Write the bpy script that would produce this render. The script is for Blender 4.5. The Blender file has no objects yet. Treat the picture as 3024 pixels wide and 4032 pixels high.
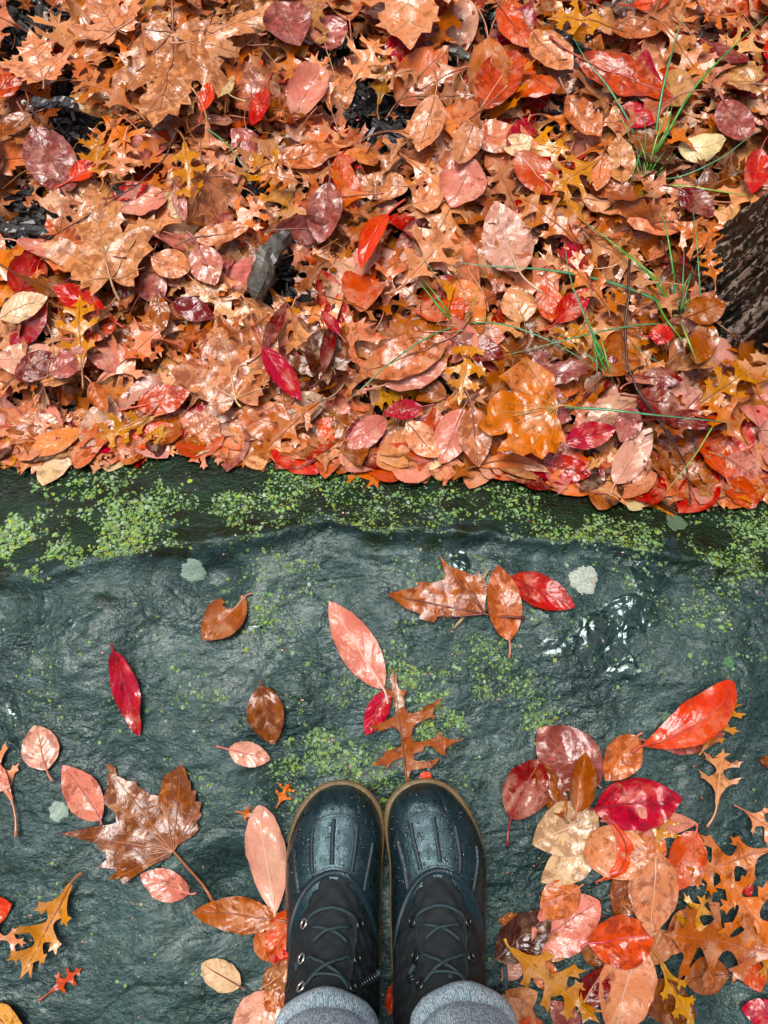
import bpy, math, random
import numpy as np
from mathutils import Vector, Matrix, Euler
from mathutils.geometry import delaunay_2d_cdt

random.seed(7)
rng = np.random.RandomState(7)
scene = bpy.context.scene
COL = scene.collection

# ------------------------------------------------------------------ camera, sky, sun, exposure
TILT = math.radians(12.0)
CAM_H = 1.0
FPX = 3164.0
cam_d = bpy.data.cameras.new('camera')
cam_d.sensor_width = 36.0
cam_d.lens = 36.0 * FPX / 4032.0
cam_d.clip_start = 0.02
cam_d.clip_end = 500.0
cam = bpy.data.objects.new('camera', cam_d)
cam.location = (0, 0, CAM_H)
cam.rotation_euler = (TILT, 0, 0)
COL.objects.link(cam)
scene.camera = cam

SUN_EL, SUN_AZ = math.radians(73), math.radians(-40)      # azimuth from +Y towards +X
world = bpy.data.worlds.new('World')
scene.world = world
world.use_nodes = True
wn = world.node_tree
wn.nodes.clear()
sky = wn.nodes.new('ShaderNodeTexSky')
sky.sky_type = 'NISHITA'
sky.sun_disc = False
sky.sun_elevation = SUN_EL
sky.sun_rotation = SUN_AZ
sky.air_density = 1.0
sky.dust_density = 4.0
sky.ozone_density = 1.0
hsv = wn.nodes.new('ShaderNodeHueSaturation')               # thin overcast: a paler sky
hsv.inputs['Saturation'].default_value = 0.6
bg = wn.nodes.new('ShaderNodeBackground')
bg.inputs['Strength'].default_value = 0.095
wo = wn.nodes.new('ShaderNodeOutputWorld')
wn.links.new(sky.outputs[0], hsv.inputs['Color'])
wn.links.new(hsv.outputs[0], bg.inputs['Color'])
wn.links.new(bg.outputs[0], wo.inputs['Surface'])

sun_d = bpy.data.lights.new('sun', 'SUN')
sun_d.energy = 1.5
sun_d.angle = math.radians(28)           # the bright part of a thin cloud cover
sun_d.color = (1.0, 0.96, 0.92)
sun = bpy.data.objects.new('sun', sun_d)
sd = Vector((math.sin(SUN_AZ) * math.cos(SUN_EL), math.cos(SUN_AZ) * math.cos(SUN_EL), math.sin(SUN_EL)))
sun.rotation_euler = sd.to_track_quat('Z', 'Y').to_euler()
sun.location = sd * 20
COL.objects.link(sun)

scene.view_settings.view_transform = 'Standard'
scene.view_settings.look = 'None'
scene.view_settings.exposure = 1.46
scene.view_settings.gamma = 1.0

# ------------------------------------------------------------------ helpers
SC = 3024.0 / 1659.0
CT, ST = math.cos(TILT), math.sin(TILT)


def ray(vx, vy):
    u = (vx * SC - 1512.0) / FPX
    v = (2016.0 - vy * SC) / FPX
    return u, v * CT + ST, v * ST - CT


def P(vx, vy, z):
    """A point of the photograph brought down to the height z (a number, or a function of x, y)."""
    dx, dy, dz = ray(vx, vy)
    zz = z if not callable(z) else -0.02
    for _ in range(1 if not callable(z) else 12):
        t = (zz - CAM_H) / dz
        if callable(z):
            zz = float(z(np.array([dx * t]), np.array([dy * t]))[0])
    t = (zz - CAM_H) / dz
    return Vector((dx * t, dy * t, zz))


def toV(x, y, z):
    z = z - CAM_H
    yc = y * CT + z * ST
    zc = -y * ST + z * CT
    return (1512 + FPX * x / -zc) / SC, (2016 - FPX * yc / -zc) / SC


def _h(ix, iy, s):
    n = np.sin(ix * 127.1 + iy * 311.7 + s * 74.7) * 43758.5453
    return n - np.floor(n)


def vnoise(x, y, s=0):
    ix, iy = np.floor(x), np.floor(y)
    fx, fy = x - ix, y - iy
    fx = fx * fx * fx * (fx * (fx * 6 - 15) + 10)
    fy = fy * fy * fy * (fy * (fy * 6 - 15) + 10)
    a, b, c, d = _h(ix, iy, s), _h(ix + 1, iy, s), _h(ix, iy + 1, s), _h(ix + 1, iy + 1, s)
    return (a + (b - a) * fx + (c - a) * fy + (a - b - c + d) * fx * fy) * 2 - 1


def fbm(x, y, s=0, o=4, g=0.5):
    r, a = 0, 1.0
    for i in range(o):
        r = r + a * vnoise(x * 2 ** i + 17.3 * i, y * 2 ** i - 9.1 * i, s + i)
        a *= g
    return r


def sstep(a, b, x):
    t = np.clip((x - a) / (b - a), 0, 1)
    return t * t * (3 - 2 * t)


class MB:
    def __init__(self):
        self.v, self.f, self.uv, self.c = [], [], [], []
        self.hasuv = self.hasc = False

    def add(self, v, f, uv=None, c=None):
        o = len(self.v)
        self.v.extend([tuple(p) for p in v])
        self.f.extend([tuple(i + o for i in q) for q in f])
        self.uv.extend([tuple(p) for p in uv] if uv is not None else [(0.0, 0.0)] * len(v))
        self.c.extend([tuple(c)] * len(v) if c is not None else [(1.0, 1.0, 1.0, 1.0)] * len(v))
        if uv is not None:
            self.hasuv = True
        if c is not None:
            self.hasc = True

    def tube(self, pts, r, n=6, closed=False, cap=True, c=None):
        pts = [Vector(p) for p in pts]
        m = len(pts)
        rr = r if hasattr(r, '__len__') else [r] * m
        vs, fs = [], []
        up = Vector((0, 0, 1))
        for i, p in enumerate(pts):
            a = pts[(i - 1) % m] if (closed or i) else p
            b = pts[(i + 1) % m] if (closed or i < m - 1) else p
            d = (b - a)
            d = d.normalized() if d.length > 1e-9 else Vector((0, 1, 0))
            if abs(d.dot(up)) > 0.95:
                up = Vector((1, 0, 0)) if abs(d.x) < .9 else Vector((0, 1, 0))
            s = d.cross(up).normalized()
            t = s.cross(d).normalized()
            if not closed:
                up = t
            for k in range(n):
                an = 2 * math.pi * k / n
                vs.append(p + (s * math.cos(an) + t * math.sin(an)) * rr[i])
        for i in range(m if closed else m - 1):
            j = (i + 1) % m
            for k in range(n):
                l = (k + 1) % n
                fs.append((i * n + k, i * n + l, j * n + l, j * n + k))
        if cap and not closed:
            fs.append(tuple(range(n))[::-1])
            fs.append(tuple((m - 1) * n + k for k in range(n)))
        self.add(vs, fs, c=c)

    def mesh(self, name, smooth=True):
        me = bpy.data.meshes.new(name)
        me.from_pydata(self.v, [], self.f)
        if smooth:
            me.polygons.foreach_set('use_smooth', [True] * len(me.polygons))
        li = np.zeros(len(me.loops), dtype=np.int32)
        me.loops.foreach_get('vertex_index', li)
        if self.hasuv:
            uv = np.array(self.uv, dtype=np.float32)[li]
            me.uv_layers.new(name='UVMap').data.foreach_set('uv', uv.ravel())
        if self.hasc:
            ca = me.color_attributes.new('col', 'FLOAT_COLOR', 'POINT')
            ca.data.foreach_set('color', np.array(self.c, dtype=np.float32).ravel())
        me.update()
        return me

    def build(self, name, mat, parent=None, smooth=True, loc=None):
        me = self.mesh(name, smooth)
        return obj(name, me, mat, parent)


def obj(name, me, mat=None, parent=None):
    o = bpy.data.objects.new(name, me)
    if mat is not None and me is not None and not me.materials:
        me.materials.append(mat)
    COL.objects.link(o)
    if parent is not None:
        o.parent = parent
    return o


def tag(o, label=None, cat=None, group=None, kind=None):
    if label:
        o['label'] = label
    if cat:
        o['category'] = cat
    if group:
        o['group'] = group
    if kind:
        o['kind'] = kind
    return o


def grid_mesh(fn, us, vs, closed_u=False):
    """fn(u, v) -> xyz for every u in us and v in vs, as verts, faces, uv"""
    V, F, U = [], [], []
    n, m = len(us), len(vs)
    for i, u in enumerate(us):
        for j, v in enumerate(vs):
            V.append(fn(u, v))
            U.append((u, v))
    for i in range(n if closed_u else n - 1):
        k = (i + 1) % n
        for j in range(m - 1):
            F.append((i * m + j, k * m + j, k * m + j + 1, i * m + j + 1))
    return V, F, U


# ------------------------------------------------------------------ materials
def new_mat(name):
    m = bpy.data.materials.new(name)
    m.use_nodes = True
    nt = m.node_tree
    nt.nodes.clear()
    out = nt.nodes.new('ShaderNodeOutputMaterial')
    b = nt.nodes.new('ShaderNodeBsdfPrincipled')
    nt.links.new(b.outputs[0], out.inputs[0])
    return m, nt, b


class N:
    """small helper to write node graphs in a line each"""
    def __init__(self, nt):
        self.nt = nt

    def set(self, sock, v):
        if hasattr(v, 'is_output') or isinstance(v, bpy.types.NodeSocket):
            self.nt.links.new(v, sock)
        else:
            sock.default_value = v

    def math(self, op, a, b=0.0, c=None, clamp=False):
        n = self.nt.nodes.new('ShaderNodeMath')
        n.operation = op
        n.use_clamp = clamp
        self.set(n.inputs[0], a)
        self.set(n.inputs[1], b)
        if c is not None:
            self.set(n.inputs[2], c)
        return n.outputs[0]

    def vmath(self, op, a, b):
        n = self.nt.nodes.new('ShaderNodeVectorMath')
        n.operation = op
        self.set(n.inputs[0], a)
        self.set(n.inputs[1], b)
        return n.outputs[0]

    def noise(self, vec, scale, detail=4, rough=0.55, dist=0.0):
        n = self.nt.nodes.new('ShaderNodeTexNoise')
        if vec is not None:
            self.set(n.inputs['Vector'], vec)
        n.inputs['Scale'].default_value = scale
        n.inputs['Detail'].default_value = detail
        n.inputs['Roughness'].default_value = rough
        n.inputs['Distortion'].default_value = dist
        return n.outputs[0]

    def voro(self, vec, scale, feature='F1', rnd=1.0):
        n = self.nt.nodes.new('ShaderNodeTexVoronoi')
        n.feature = feature
        if vec is not None:
            self.set(n.inputs['Vector'], vec)
        n.inputs['Scale'].default_value = scale
        n.inputs['Randomness'].default_value = rnd
        return n.outputs[0]

    def ramp(self, f, stops):
        n = self.nt.nodes.new('ShaderNodeValToRGB')
        self.set(n.inputs[0], f)
        e = n.color_ramp.elements
        while len(e) < len(stops):
            e.new(0.5)
        for i, (p, c) in enumerate(stops):
            e[i].position = p
            e[i].color = (c, c, c, 1) if not hasattr(c, '__len__') else (*c[:3], 1)
        return n.outputs[0]

    def mix(self, f, a, b, mode='MIX'):
        n = self.nt.nodes.new('ShaderNodeMix')
        n.data_type = 'RGBA'
        n.blend_type = mode
        self.set(n.inputs[0], f)
        for s, v in ((n.inputs[6], a), (n.inputs[7], b)):
            self.set(s, (*v[:3], 1) if hasattr(v, '__len__') and not isinstance(v, bpy.types.NodeSocket) else v)
        return n.outputs[2]

    def bump(self, h, strength, dist, normal=None):
        n = self.nt.nodes.new('ShaderNodeBump')
        n.inputs['Strength'].default_value = strength
        n.inputs['Distance'].default_value = dist
        self.set(n.inputs['Height'], h)
        if normal is not None:
            self.nt.links.new(normal, n.inputs['Normal'])
        return n.outputs[0]

    def coord(self, which):
        n = self.nt.nodes.new('ShaderNodeTexCoord')
        return n.outputs[which]

    def mapping(self, vec, scale=(1, 1, 1), rot=(0, 0, 0)):
        n = self.nt.nodes.new('ShaderNodeMapping')
        self.set(n.inputs[0], vec)
        n.inputs['Scale'].default_value = scale
        n.inputs['Rotation'].default_value = rot
        return n.outputs[0]


def leaf_material(name, from_attr, veins=True):
    m, nt, b = new_mat(name)
    g = N(nt)
    if from_attr:
        a = nt.nodes.new('ShaderNodeAttribute')
        a.attribute_name = 'col'
        base, mott = a.outputs['Color'], a.outputs['Alpha']
        pos = g.coord('Object')
        rnd = 0.0
    else:
        oi = nt.nodes.new('ShaderNodeObjectInfo')
        base, mott = oi.outputs['Color'], oi.outputs['Alpha']
        cmb = nt.nodes.new('ShaderNodeCombineXYZ')
        nt.links.new(g.math('MULTIPLY', oi.outputs['Random'], 37.0), cmb.inputs[0])
        nt.links.new(g.math('MULTIPLY', oi.outputs['Random'], 11.0), cmb.inputs[2])
        pos = g.vmath('ADD', g.coord('Object'), cmb.outputs[0])
        rnd = oi.outputs['Random']
    uv = g.coord('UV')
    sep = nt.nodes.new('ShaderNodeSeparateXYZ')
    nt.links.new(uv, sep.inputs[0])
    u, v = sep.outputs[0], sep.outputs[1]
    av = g.math('ABSOLUTE', v)
    # large clouding of colour
    n1 = g.noise(pos, 28, 5, 0.6, 0.6)
    n2 = g.noise(pos, 75, 6, 0.68, 0.4)
    n3 = g.noise(pos, 320, 3, 0.6)
    pale = g.mix(0.55, base, (0.85, 0.62, 0.45))
    dark = g.mix(0.9, base, (0.16, 0.035, 0.01), 'MULTIPLY')
    dark = g.mix(0.35, dark, base)
    col = g.mix(g.ramp(n1, [(0.46, 0.0), (0.64, 0.55)]), base, pale)
    # brown wet blotches, their amount set by the leaf
    th = g.math('SUBTRACT', 0.70, g.math('MULTIPLY', mott, 0.30))
    bm = g.math('MULTIPLY', g.math('SUBTRACT', n2, th), 14.0, clamp=True)
    col = g.mix(g.math('MULTIPLY', bm, 0.85), col, dark)
    spots = g.voro(pos, 210)
    sm = g.math('MULTIPLY', g.math('SUBTRACT', 0.2, spots), 9.0, clamp=True)
    sm = g.math('MULTIPLY', sm, g.ramp(g.noise(pos, 40, 2), [(0.5, 0.0), (0.58, 0.8)]))
    col = g.mix(g.math('MULTIPLY', sm, 0.75), col, (0.07, 0.02, 0.008))
    col = g.mix(g.ramp(n3, [(0.3, 0.22), (0.6, 0.0)]), col, dark)
    # side veins
    ph = g.math('SUBTRACT', g.math('MULTIPLY', u, 6.5), g.math('MULTIPLY', g.math('POWER', av, 0.85), 2.3))
    ph = g.math('ADD', ph, g.math('MULTIPLY', g.math('GREATER_THAN', v, 0.0), 0.4))
    ph = g.math('ADD', ph, g.math('MULTIPLY', g.noise(pos, 30, 2), 1.6))
    tri = g.math('ABSOLUTE', g.math('SUBTRACT', g.math('FRACT', ph), 0.5))        # 0 on a vein, .5 between
    vein = g.math('SUBTRACT', 1.0, g.math('MULTIPLY', tri, 14.0), clamp=True)
    vein = g.math('MULTIPLY', vein, g.ramp(av, [(0.0, 1.0), (0.95, 0.15)]))
    mid = g.math('SUBTRACT', 1.0, g.math('MULTIPLY', av, 22.0), clamp=True)
    vm = g.math('MAXIMUM', g.math('MULTIPLY', vein, 0.5 if veins else 0.0), g.math('MULTIPLY', mid, 0.6))
    col = g.mix(g.math('MULTIPLY', vm, 0.35), col, pale)
    col = g.mix(g.math('MULTIPLY', g.ramp(g.noise(pos, 150, 5, .7), [(.54, 0.0), (.66, .55)]), g.math('ADD', mott, .15)), col, dark)
    edge = g.math('MULTIPLY', g.ramp(av, [(0.72, 0.0), (1.0, 1.0)]), g.ramp(g.noise(pos, 55, 3), [(0.42, 0.0), (0.6, 0.85)]))
    col = g.mix(edge if veins else 0.0, col, dark)
    hue = nt.nodes.new('ShaderNodeHueSaturation')
    g.set(hue.inputs['Color'], col)
    hue.inputs['Saturation'].default_value = 1.14
    if not from_attr:
        g.set(hue.inputs['Value'], g.math('ADD', g.math('MULTIPLY', rnd, 0.3), 0.85))
    nt.links.new(hue.outputs[0], b.inputs['Base Color'])
    # wet film: water lies on the blade in patches and makes it mirror-like there
    wet = g.ramp(g.noise(pos, 38, 3, 0.5, 1.2), [(0.42, 0.0), (0.50, 1.0)])
    ro = nt.nodes.new('ShaderNodeMapRange')
    g.set(ro.inputs[0], wet)
    ro.inputs[3].default_value = 0.30
    ro.inputs[4].default_value = 0.09
    nt.links.new(ro.outputs[0], b.inputs['Roughness'])
    b.inputs['IOR'].default_value = 1.42
    nt.links.new(g.ramp(g.noise(pos, 14, 2), [(.40, .15), (.58, 1.0)]), b.inputs['Coat Weight'])
    b.inputs['Coat Roughness'].default_value = 0.03
    b.inputs['Coat IOR'].default_value = 1.33
    pillow = g.math('POWER', g.math('MULTIPLY', tri, 2.0), 0.6)
    h = g.math('MULTIPLY', pillow, 0.28 if veins else 0.08)
    h = g.math('ADD', h, g.math('MULTIPLY', g.noise(pos, 60, 4, 0.5, 0.8), 1.5))
    h = g.math('ADD', h, g.math('MULTIPLY', n3, 0.25))
    nb = g.bump(h, 0.6, 0.0020)
    nt.links.new(nb, b.inputs['Normal'])
    cb = g.bump(g.math('ADD', g.noise(pos, 42, 2, 0.5, 1.5), g.math('MULTIPLY', h, 0.2)), 0.8, 0.0028)
    nt.links.new(cb, b.inputs['Coat Normal'])
    return m


def simple_mat(name, col, rough=0.5, bump=None, coat=0.0, metal=0.0, var=None, sheen=0.0):
    m, nt, b = new_mat(name)
    g = N(nt)
    pos = g.coord('Object')
    if var:
        nz = g.noise(pos, var[0], 5, 0.6)
        c = g.mix(g.ramp(nz, [(0.38, 0.0), (0.62, 1.0)]), col, var[1])
        nt.links.new(c, b.inputs['Base Color'])
    else:
        b.inputs['Base Color'].default_value = (*col, 1)
    b.inputs['Roughness'].default_value = rough
    b.inputs['Metallic'].default_value = metal
    b.inputs['Coat Weight'].default_value = coat
    b.inputs['Coat Roughness'].default_value = 0.08
    b.inputs['Sheen Weight'].default_value = sheen
    if bump:
        nt.links.new(g.bump(g.noise(pos, bump[0], 5, 0.6), bump[1], bump[2]), b.inputs['Normal'])
    return m


M_LEAF = leaf_material('wet_leaf', False)
M_LOBED = leaf_material('wet_lobed_leaf', False, veins=False)
M_LITTER = leaf_material('wet_leaf_litter', True)


def stalk_material():
    m, nt, b = new_mat('leaf_stalk')
    oi = nt.nodes.new('ShaderNodeObjectInfo')
    nt.links.new(oi.outputs['Color'], b.inputs['Base Color'])
    b.inputs['Roughness'].default_value = 0.3
    b.inputs['Coat Weight'].default_value = 0.4
    return m


M_STALK = stalk_material()


def stone_material():
    m, nt, b = new_mat('wet_stone')
    g = N(nt)
    pos = g.coord('Object')
    at = nt.nodes.new('ShaderNodeAttribute')
    at.attribute_name = 'col'
    sp = nt.nodes.new('ShaderNodeSeparateColor')
    nt.links.new(at.outputs['Color'], sp.inputs[0])
    band, film = sp.outputs[0], sp.outputs[1]
    st = g.mapping(pos, (1, 1.7, 1), (0, 0, 0.25))
    n1 = g.noise(pos, 9, 6, 0.6)
    n2 = g.noise(st, 160, 6, 0.65, 0.3)
    c = g.mix(g.ramp(n1, [(0.35, 0.0), (0.65, 1.0)]), (0.005, 0.015, 0.015), (0.024, 0.056, 0.052))
    c = g.mix(g.ramp(n2, [(0.38, 1.0), (0.52, 0.0)]), c, (0.003, 0.008, 0.009))
    slope = g.mix(g.ramp(g.noise(pos, 22, 5, 0.6), [(0.4, 0.0), (0.6, 1.0)]), (0.013, 0.012, 0.005), (0.010, 0.026, 0.008))
    grit = g.noise(pos, 380, 4, .7)
    c = g.mix(g.ramp(grit, [(.54, 0.0), (.66, .6)]), c, (.055, .095, .09))
    c = g.mix(g.ramp(g.noise(pos, 45, 5, .65), [(.5, 0.0), (.66, .7)]), c, (.012, .022, .012))
    c = g.mix(band, c, slope)
    c = g.mix(g.math('MULTIPLY', sp.outputs[2], g.ramp(g.noise(pos, 130, 4, .65), [(.42, .15), (.58, 1.0)])), c, (.024, .050, .012))
    nt.links.new(c, b.inputs['Base Color'])
    # rough stone with a wet skin over it
    r = g.ramp(g.noise(pos, 30, 4, 0.6), [(0.35, 0.16), (0.65, 0.34)])
    r = g.mix(film, r, (0.12, 0.12, 0.12))
    nt.links.new(r, b.inputs['Roughness'])
    h = g.math('ADD', g.math('MULTIPLY', g.noise(st, 140, 3, 0.52, 0.6), 1.0), g.math('MULTIPLY', g.noise(st, 260, 2, 0.5), 0.20))
    wavy = g.noise(pos, 58, 2, 0.35, 0.8)
    h = g.math('MULTIPLY', h, at.outputs['Alpha'])
    h = g.math('ADD', h, g.math('MULTIPLY', grit, .38))
    hm = nt.nodes.new('ShaderNodeMix')
    g.set(hm.inputs[0], film)
    g.set(hm.inputs[2], h)
    g.set(hm.inputs[3], g.math('MULTIPLY', wavy, 1.6))
    nt.links.new(g.bump(hm.outputs[0], 1.0, 0.0026), b.inputs['Normal'])
    ch = g.math('ADD', g.math('MULTIPLY', g.math('ADD', g.math('MULTIPLY', g.noise(pos, 125, 2, 0.5, 1.0), at.outputs['Alpha']), g.math('MULTIPLY', h, 0.35)), g.math('SUBTRACT', 1.0, film)), g.math('MULTIPLY', g.noise(pos, 58, 2, 0.35, .8), g.math('MULTIPLY', film, 1.7)))
    nt.links.new(g.bump(ch, 1.0, 0.0018), b.inputs['Coat Normal'])
    wetp = g.ramp(g.noise(pos, 6.5, 4, .6), [(.40, .10), (.62, .42)])
    cw = g.math('MULTIPLY', g.math('ADD', g.math('MULTIPLY', film, .25), wetp), g.math('SUBTRACT', 1.0, g.math('MULTIPLY', band, 0.85)))
    b.inputs['Specular Tint'].default_value = (.70, 1.0, .95, 1)
    nt.links.new(cw, b.inputs['Coat Weight'])
    b.inputs['Coat Roughness'].default_value = 0.06
    b.inputs['Coat IOR'].default_value = 1.5
    nt.links.new(g.math('SUBTRACT', 1.58, g.math('MULTIPLY', band, 0.2)), b.inputs['IOR'])
    return m


M_STONE = stone_material()


def attr_mat(name, rough, coat=0.0, bump=None):
    m, nt, b = new_mat(name)
    g = N(nt)
    a = nt.nodes.new('ShaderNodeAttribute')
    a.attribute_name = 'col'
    pos = g.coord('Object')
    nz = g.noise(pos, 500, 3, 0.6)
    c = g.mix(g.ramp(nz, [(0.35, 0.45), (0.6, 0.0)]), a.outputs['Color'], (0.02, 0.04, 0.015))
    nt.links.new(c, b.inputs['Base Color'])
    b.inputs['Roughness'].default_value = rough
    b.inputs['Coat Weight'].default_value = coat
    if bump:
        nt.links.new(g.bump(nz, 1.0, bump), b.inputs['Normal'])
    return m


M_LICHEN = attr_mat('lichen', 0.6, 0.15, 0.001)
M_SOIL = simple_mat('dark_mulch_soil', (0.012, 0.009, 0.008), 0.4, (60, 1.0, 0.02), 0.2, var=(40, (0.03, 0.02, 0.014)))
M_CHIP = simple_mat('wet_bark_chip', (0.012, 0.014, 0.016), 0.3, (180, 1.0, 0.004), 0.4, var=(120, (0.04, 0.035, 0.03)))
M_WOOD = simple_mat('weathered_grey_wood', (0.035, 0.028, 0.02), 0.4, (140, 1.0, 0.004), 0.3, var=(70, (0.12, 0.10, 0.075)))
M_TWIG = simple_mat('dark_twig', (0.02, 0.008, 0.006), 0.3, (300, 1.0, 0.002), 0.4, var=(150, (0.06, 0.02, 0.012)))
M_STRAW = simple_mat('pine_needle_straw', (0.5, 0.36, 0.16), 0.35)

# ------------------------------------------------------------------ heights of the stone and of the litter
CONTACT = [(-400, 1030), (0, 1000), (120, 995), (250, 985), (400, 975), (560, 985), (830, 1010), (1000, 1022), (1200, 1052), (1400, 1080), (1520, 1085), (1659, 1062), (2100, 1040)]
RIDGE = [(-400, 1260), (0, 1238), (150, 1222), (300, 1195), (500, 1150), (700, 1130), (830, 1135), (1000, 1135), (1250, 1158), (1450, 1195), (1659, 1235), (2100, 1280)]
LIT_Z = -0.055
_c = np.array([P(a, b, LIT_Z)[:2] for a, b in CONTACT])
_r = np.array([P(a, b, 0.0)[:2] for a, b in RIDGE])


def y_contact(x):
    return np.interp(x, _c[:, 0], _c[:, 1]) + 0.004 * vnoise(x * 25, x * 0, 3)


def y_ridge(x):
    return np.interp(x, _r[:, 0], _r[:, 1]) + 0.007 * vnoise(x * 14, x * 0, 5) + .003 * vnoise(x * 45, x * 0, 6)


BLOBS = [  # (V x, V y, radius m, height m): the swells and hollows one can see on the stone's top
    (200, 1330, .075, .010), (60, 1450, .08, .006), (400, 1290, .05, -.008), (480, 1250, .035, -.012), (620, 1500, .05, .010),
    (700, 1290, .05, -.007), (1250, 1400, .09, .007), (1600, 1450, .09, .008), (520, 1900, .032, -.016), (450, 1920, .03, -.008),
    (880, 1750, .035, -.008), (1100, 1520, .06, -.006), (1350, 1500, .05, -.007), (300, 1700, .05, -.005), (620, 1720, .03, -.012),
    (1180, 1900, .03, -.006), (100, 1800, .09, .007), (300, 2050, .08, .006), (1560, 2130, .05, -.012), (1350, 1960, .05, .004)]
_bl = [(P(a, b, 0.0)[0], P(a, b, 0.0)[1], r, h) for a, b, r, h in BLOBS]


def Zs(x, y):
    """the smooth shape of the stone"""
    yr, yc = y_ridge(x), y_contact(x)
    s = (y - yr) / np.maximum(yc - yr, 0.03)
    z = np.where(s < 0, 0.0, -0.058 * np.clip(s, 0, 6))
    z = z - 0.005 * np.exp(-((s + .3) / 0.16) ** 2)
    z = z + 0.006 * np.exp(-((s + 0.03) / 0.09) ** 2)
    for bx, by, r, h in _bl:
        z = z + 1.5 * h * np.exp(-((x - bx) ** 2 + (y - by) ** 2) / (r * r))
    z = z + 0.0055 * fbm(x * 9, y * 11, 1, 3)
    # the stone's far sides, out of the picture
    z = z - 0.5 * np.clip(np.abs(x) - 0.95, 0, 1) ** 1.3 - 0.5 * np.clip(-y - 0.85, 0, 1) ** 1.3
    return z


def rough_amp(x, y):
    """worn smooth in places, coarse in others"""
    return 0.60 + 0.75 * sstep(-0.35, 0.45, fbm(x * 5.5 + 2, y * 7, 61, 3))


def Zf(x, y):
    z = Zs(x, y)
    s = (y - y_ridge(x)) / 0.12
    k = (1.0 - 0.55 * sstep(0.05, 0.4, s)) * rough_amp(x, y)
    xr, yr_ = x * 0.97 + y * 0.24, y * 0.97 - x * 0.24
    a = fbm(xr * 70, yr_ * 110, 11, 3, 0.45)
    w = fbm(x * 20, y * 26, 21, 3)
    ridg = 1 - np.abs(fbm(xr * 26 + w * .7, yr_ * 42, 31, 3, 0.42))
    z = z + k * (0.0011 * a + 0.0013 * (ridg - 0.6) + 0.0012 * w)
    crack = np.abs(fbm(x * 6 + 0.8 * w * 0.2, y * 10, 41, 2))
    z = z - k * 0.003 * np.clip(1 - crack / 0.03, 0, 1)
    return z


def LZ(x, y):
    """top of the leaf litter"""
    d = y - y_contact(x)
    return LIT_Z - 0.014 + 0.016 * sstep(0.0, 0.10, d) + 0.008 * fbm(x * 7, y * 7, 51, 3) - 0.012 * sstep(0.12, 0.0, d)


# ------------------------------------------------------------------ ground
def ground():
    mb = MB()
    xs = np.concatenate([[-120, -30, -8, -3], np.linspace(-1.6, 1.6, 161), [3, 8, 30, 120]])
    ys = np.concatenate([[-120, -30, -8, -3, -1.4, -1.0], np.linspace(-0.4, 2.0, 121), [3, 8, 30, 120]])
    X, Y = np.meshgrid(xs, ys, indexing='ij')
    Z = -0.115 + 0.006 * fbm(X * 18, Y * 18, 61, 4) * (np.abs(X) < 2)
    n, m = X.shape
    v = np.stack([X, Y, Z], -1).reshape(-1, 3)
    i, j = np.meshgrid(np.arange(n - 1), np.arange(m - 1), indexing='ij')
    a = (i * m + j).ravel()
    f = np.stack([a, a + m, a + m + 1, a + 1], -1)
    mb.add(v.tolist(), f.tolist())
    tag(mb.build('ground', M_SOIL), 'dark wet mulch soil under the fallen leaves', kind='structure')


ground()

# ------------------------------------------------------------------ the stone and its lichen
FILM = [(1310, 1400, 75, 1.0), (1400, 1250, 55, 1.0), (1370, 1320, 50, 1.0), (1200, 1400, 60, .5), (1000, 1190, 60, .6), (900, 1360, 60, .5),
        (1600, 1790, 45, .8), (100, 1330, 80, .5), (60, 1500, 70, .35), (560, 1360, 40, .3), (1290, 1480, 45, .7), (900, 1700, 40, .3), (900, 1125, 70, .4)]
_film = [(P(a, b, 0.0)[0], P(a, b, 0.0)[1], r / 1640.0, w) for a, b, r, w in FILM]


def lichen_density(x, y, vx, vy, s):
    n = len(x)
    clump = fbm(x * 16, y * 22, 91, 3)
    fine = fbm(x * 60, y * 70, 95, 2)
    d = np.zeros(n)
    left = np.exp(-((vx + 20) / 330) ** 2)
    on = (s > -0.06) & (s < 0.93)
    bandd = (0.20 + 0.85 * left * sstep(1.0, 0.1, s) + 0.45 * sstep(1050, 1450, vx) * sstep(0.95, 0.3, s) + 0.28 * np.exp(-((vx - 560) / 200) ** 2)
             + 0.45 * np.exp(-(((vx - 1010) / 90) ** 2 + ((vy - 1065) / 32) ** 2)))
    bandd *= np.clip(0.55 + 0.9 * clump + 0.5 * fine, 0, 2) * sstep(0.98, 0.75, s)
    d = np.where(on, bandd, 0)
    spots = [(640, 1600, 70, .55), (900, 1560, 110, .5), (560, 1340, 60, .25), (480, 1480, 60, .45), (120, 1480, 60, .2), (1050, 1560, 90, .45), (1000, 1350, 130, .18),
             (1150, 1580, 60, .4), (980, 1620, 60, .6), (700, 1640, 90, .5), (1250, 1330, 120, .06), (1560, 1250, 110, .12), (1500, 1350, 90, .1), (1250, 1170, 100, .1),
             (690, 1250, 50, .3), (620, 1210, 50, .25), (350, 1800, 60, .08), (760, 1700, 60, .4), (1030, 1480, 90, .3), (1440, 1620, 40, .1), (560, 1300, 25, .4),
             (850, 1480, 80, .3), (1100, 1420, 50, .2), (120, 1690, 20, .5), (590, 1180, 60, .3), (1420, 1250, 80, .08), (640, 1420, 60, .14), (270, 1560, 200, .02),
             (1150, 1700, 40, .15), (420, 1700, 60, .05), (740, 1560, 50, .3), (1620, 1230, 50, .3)]
    top = np.full(n, 0.008)
    for a, b_, r, w in spots:
        top = top + w * np.exp(-(((vx - a) / r) ** 2 + ((vy - b_) / r) ** 2))
    top *= np.clip(0.35 + 1.3 * clump + 0.9 * fine, 0, 2.5)
    d = np.where(on, d, np.where(s <= -0.06, top, 0))
    return d


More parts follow.
